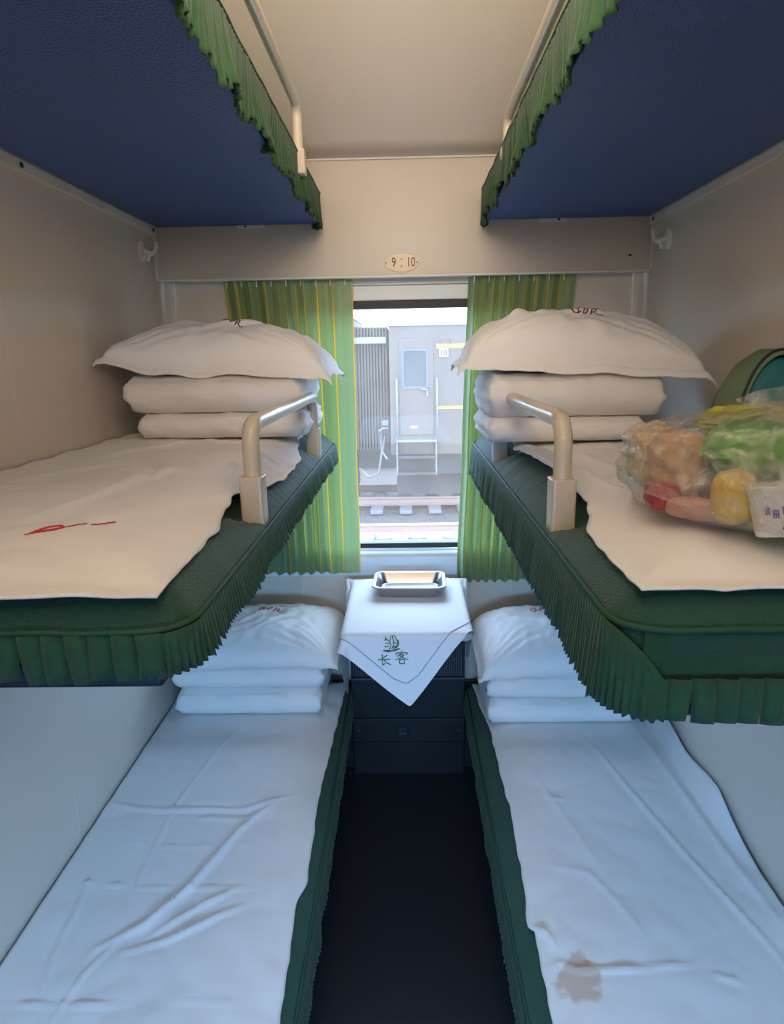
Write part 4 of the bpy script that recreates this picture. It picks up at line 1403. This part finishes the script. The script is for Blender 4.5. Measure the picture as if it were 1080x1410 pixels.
# door
d = MB().box(-.12, .55, YF - .02, YF + .01, .22, 2.05).build('door', M['door'], co, smooth=False, bevel=.01)
def rr_xz(x0, x1, z0, z1, r, y):
    return [(x, y, z) for x, z, _ in rrect(x0, x1, z0, z1, r, 0, n=6, per=1)]
def ring_frame(x0, x1, z0, z1, r, w, y, m, parent, name):
    o_ = rr_xz(x0, x1, z0, z1, r, y); i_ = rr_xz(x0 + w, x1 - w, z0 + w, z1 - w, max(r - w, .01), y)
    o2 = [(a, y - .02, c) for a, _, c in o_]; i2 = [(a, y - .02, c) for a, _, c in i_]
    n = len(o_); b = MB()
    v = o_ + o2 + i2 + i_
    f = []
    for q in range(3):
        for k in range(n):
            l = (k + 1) % n
            f.append((q * n + k, q * n + l, (q + 1) * n + l, (q + 1) * n + k)[::-1])
    b.add(v, f)
    return b.build(name, m, parent, smooth=False)
fr = ring_frame(-.06, .44, 1.12, 1.86, .07, .035, YF - .02, M['bluetrim'], d, 'window_frame')
pb = MB(); pb.add(rr_xz(-.04, .42, 1.14, 1.84, .06, YF - .024), [tuple(range(len(rr_xz(-.04, .42, 1.14, 1.84, .06, 0))))])
pb.build('window_pane', M['coachwin'], d, smooth=False)
MB().tube([(.30, YF - .06, 1.10), (.43, YF - .06, 1.10)], .018, 8).tube([(.42, YF - .06, 1.14), (.42, YF - .06, .98)], .02, 8).build('handle', M['metalrail'], d)
for x in (-.165, .605):
    b = MB().tube([(x, YF, 1.30), (x, YF - .09, 1.28), (x, YF - .09, .24), (x, YF, .22)], .019, 8)
    b.build('handrail', M['metalrail'], co)
for zz, hh in ((-.02, .14), (1.0, 0)):
    pass
for xa in (-.19, .575):
    MB().box(xa, xa + .025, YF - .12, YF + .05, -.56, .16).build('step_frame', M['metalrail'], co, smooth=False)
for z in (.12, -.20, -.52):
    MB().box(-.17, .58, YF - .16, YF + .12, z - .02, z + .02).build('step', M['under'] if z < .1 else M['metalrail'], co, smooth=False)
for z0, z1, xa in ((1.865, 1.945, .60), (.72, .775, .62)):
    MB().box(xa, 9.0, YF - .008, YF, z0, z1).build('stripe', M['stripe'], co, smooth=False)
pl = MB().box(.65, .83, YF - .03, YF - .01, 1.70, 1.86).build('number_placard', M['placard'], co, smooth=False)
text_obj('numeral', '10', .14, M['rednum'], pl, Matrix.Translation((.74, YF - .033, 1.78)) @ Matrix.Rotation(PI / 2, 4, 'X'), .003)
b = MB()
b.tube([(.69, YF - .05, 2.03), (.69, YF - .05, 1.90), (.86, YF - .05, 1.90), (.86, YF - .05, 2.03)], .010, 6)
b.build('placard_holder', M['metalrail'], co)
for x in (1.14, 2.9, 4.6):
    w = ring_frame(x, x + 1.2, .96, 1.82, .10, .06, YF - .001, M['metalrail'], co, 'window_frame')
    q = rr_xz(x + .05, x + 1.15, 1.01, 1.77, .07, YF - .006)
    MB().add(q, [tuple(range(len(q)))]).build('window_pane', M['coachwin'], w, smooth=False)
MB().box(.10, .22, YF - .025, YF - .018, .36, .40).build('maker_plate', M['stripe'], co, smooth=False)
# wheels under the coach
for x in (1.6, 4.0):
    b = MB()
    ring = lambda r, y: [(x + r * math.cos(2 * PI * i / 28), y, GZ + .17 + .44 + r * math.sin(2 * PI * i / 28)) for i in range(28)]
    b.loft([ring(.44, 14.30), ring(.44, 14.18), ring(.36, 14.17), ring(.12, 14.14)])
    b.build('wheel', M['under'], co, smooth=False)

ad = coach('train_carriage', 'darker end of the next carriage coupled at the left, behind rubber bellows', -9.0, -.98, YF + .05, 2.44, -.14, M['coach2'], .22)
b = MB()
x = -.98
while x < -.36:
    b.box(x, x + .035, YF + .35, YF + 2.5, -.1, 2.30); b.box(x + .035, x + .06, YF + .45, YF + 2.4, -.02, 2.22)
    x += .0595
b.build('gangway_bellows', M['coach2'], ad, smooth=False)
MB().box(-.98, -.36, YF + .22, YF + .34, 1.98, 2.10).build('end_beam', M['placard'], ad, smooth=False)
b = MB()
b.tube([(-.52, YF + .1, .30), (-.45, YF + .06, .36), (-.34, YF + .03, .36)], .02, 8)
b.tube([(-.50, YF + .1, .25), (-.48, YF + .08, -.1), (-.55, YF + .1, -.55), (-.75, YF + .15, -.62), (-.95, YF + .2, -.45)], .025, 8)
b.tube([(-.42, YF + .06, .2), (-.47, YF + .04, -.1), (-.38, YF + .06, -.25)], .02, 8)
b.build('jumper_hose', M['metalrail'], ad)
MB().box(-.46, -.34, YF + .0, YF + .06, .42, .52).build('hose_socket', M['bluetrim'], ad, smooth=False)

# ------------------------------------------------------------------ camera
cam = bpy.data.cameras.new('camera')
co_ = bpy.data.objects.new('camera', cam)
C.objects.link(co_)
pitch, yaw, roll = 0.22323644794574318, 0.02297195825082129, 0.01909173940801371
cp_, sp_, cy2, sy2 = math.cos(pitch), math.sin(pitch), math.cos(yaw), math.sin(yaw)
fwd = Vector((-sy2 * cp_, cy2 * cp_, -sp_))
rgt = Vector((cy2, sy2, 0))
dwn = fwd.cross(rgt)
r2 = rgt * math.cos(roll) + dwn * math.sin(roll)
d2 = -rgt * math.sin(roll) + dwn * math.cos(roll)
mtx = Matrix((r2, -d2, -fwd)).transposed().to_4x4()
mtx.translation = Vector((.008, 0, 1.75))
co_.matrix_world = mtx
cam.sensor_fit = 'VERTICAL'
cam.sensor_height = 36
cam.lens = 950 / 1410 * 36
cam.clip_start = .02
cam.clip_end = 300
bpy.context.scene.camera = co_

# ------------------------------------------------------------------ light
w = bpy.data.worlds.new('sky')
bpy.context.scene.world = w
w.use_nodes = True
bg = w.node_tree.nodes['Background']
bg.inputs['Color'].default_value = (.45, .65, 1.0, 1)
bg.inputs['Strength'].default_value = SKY

def area(name, loc, direction, sx, sy, energy, col, portal=False):
    l = bpy.data.lights.new(name, 'AREA')
    l.shape = 'RECTANGLE'; l.size = sx; l.size_y = sy
    l.energy = energy; l.color = col
    if portal: l.cycles.is_portal = True
    o = bpy.data.objects.new(name, l)
    C.objects.link(o)
    o.location = loc
    o.rotation_euler = Vector(direction).to_track_quat('-Z', 'Y').to_euler()
    return o
area('window_daylight_portal', (0, 2.80, 1.46), (0, -1, 0), .88, .96, 1, (1, 1, 1), True)
pt = bpy.data.lights.new('corridor_warm_fill', 'POINT')  # unseen warm fill, added for daylight bouncing in the corridor
pt.energy = 8; pt.shadow_soft_size = .16; pt.color = (1, .86, .72)
po = bpy.data.objects.new('corridor_warm_fill', pt)
C.objects.link(po)
po.location = (0, -.25, 2.52)
area('corridor_upward_fill', (0, -.30, 2.30), (0, .72, .69), 1.5, .25, 14.5, (1, .84, .68))  # unseen upward fill, added to brighten ceiling and beam
area('vault_fill', (0, .50, 2.42), (0, .70, .71), .5, .08, 17.5, (1, .83, .67))  # floating fill added out of view for the vaulted ceiling, no fixture
area('corridor_window_daylight', (0, -.88, .98), (0, .77, -.64), 1.6, .62, 72, (.22, .54, 1.0)).data.spread = math.radians(118)
sl_ = bpy.data.lights.new('sun', 'SUN')
sl_.energy = 7; sl_.angle = .02; sl_.color = (1, .90, .76)
so_ = bpy.data.objects.new('sun', sl_)
C.objects.link(so_)
so_.rotation_euler = Vector((.75, -.14, -.9)).to_track_quat('-Z', 'Y').to_euler()

sc = bpy.context.scene
sc.view_settings.view_transform = 'Standard'
sc.view_settings.look = 'None'
sc.view_settings.gamma = 1
sc.view_settings.use_curve_mapping = False
sc.view_settings.exposure = 0.0
sc.cycles.max_bounces = 10
sc.cycles.diffuse_bounces = 6
sc.cycles.transparent_max_bounces = 16
sc.cycles.sample_clamp_indirect = 6
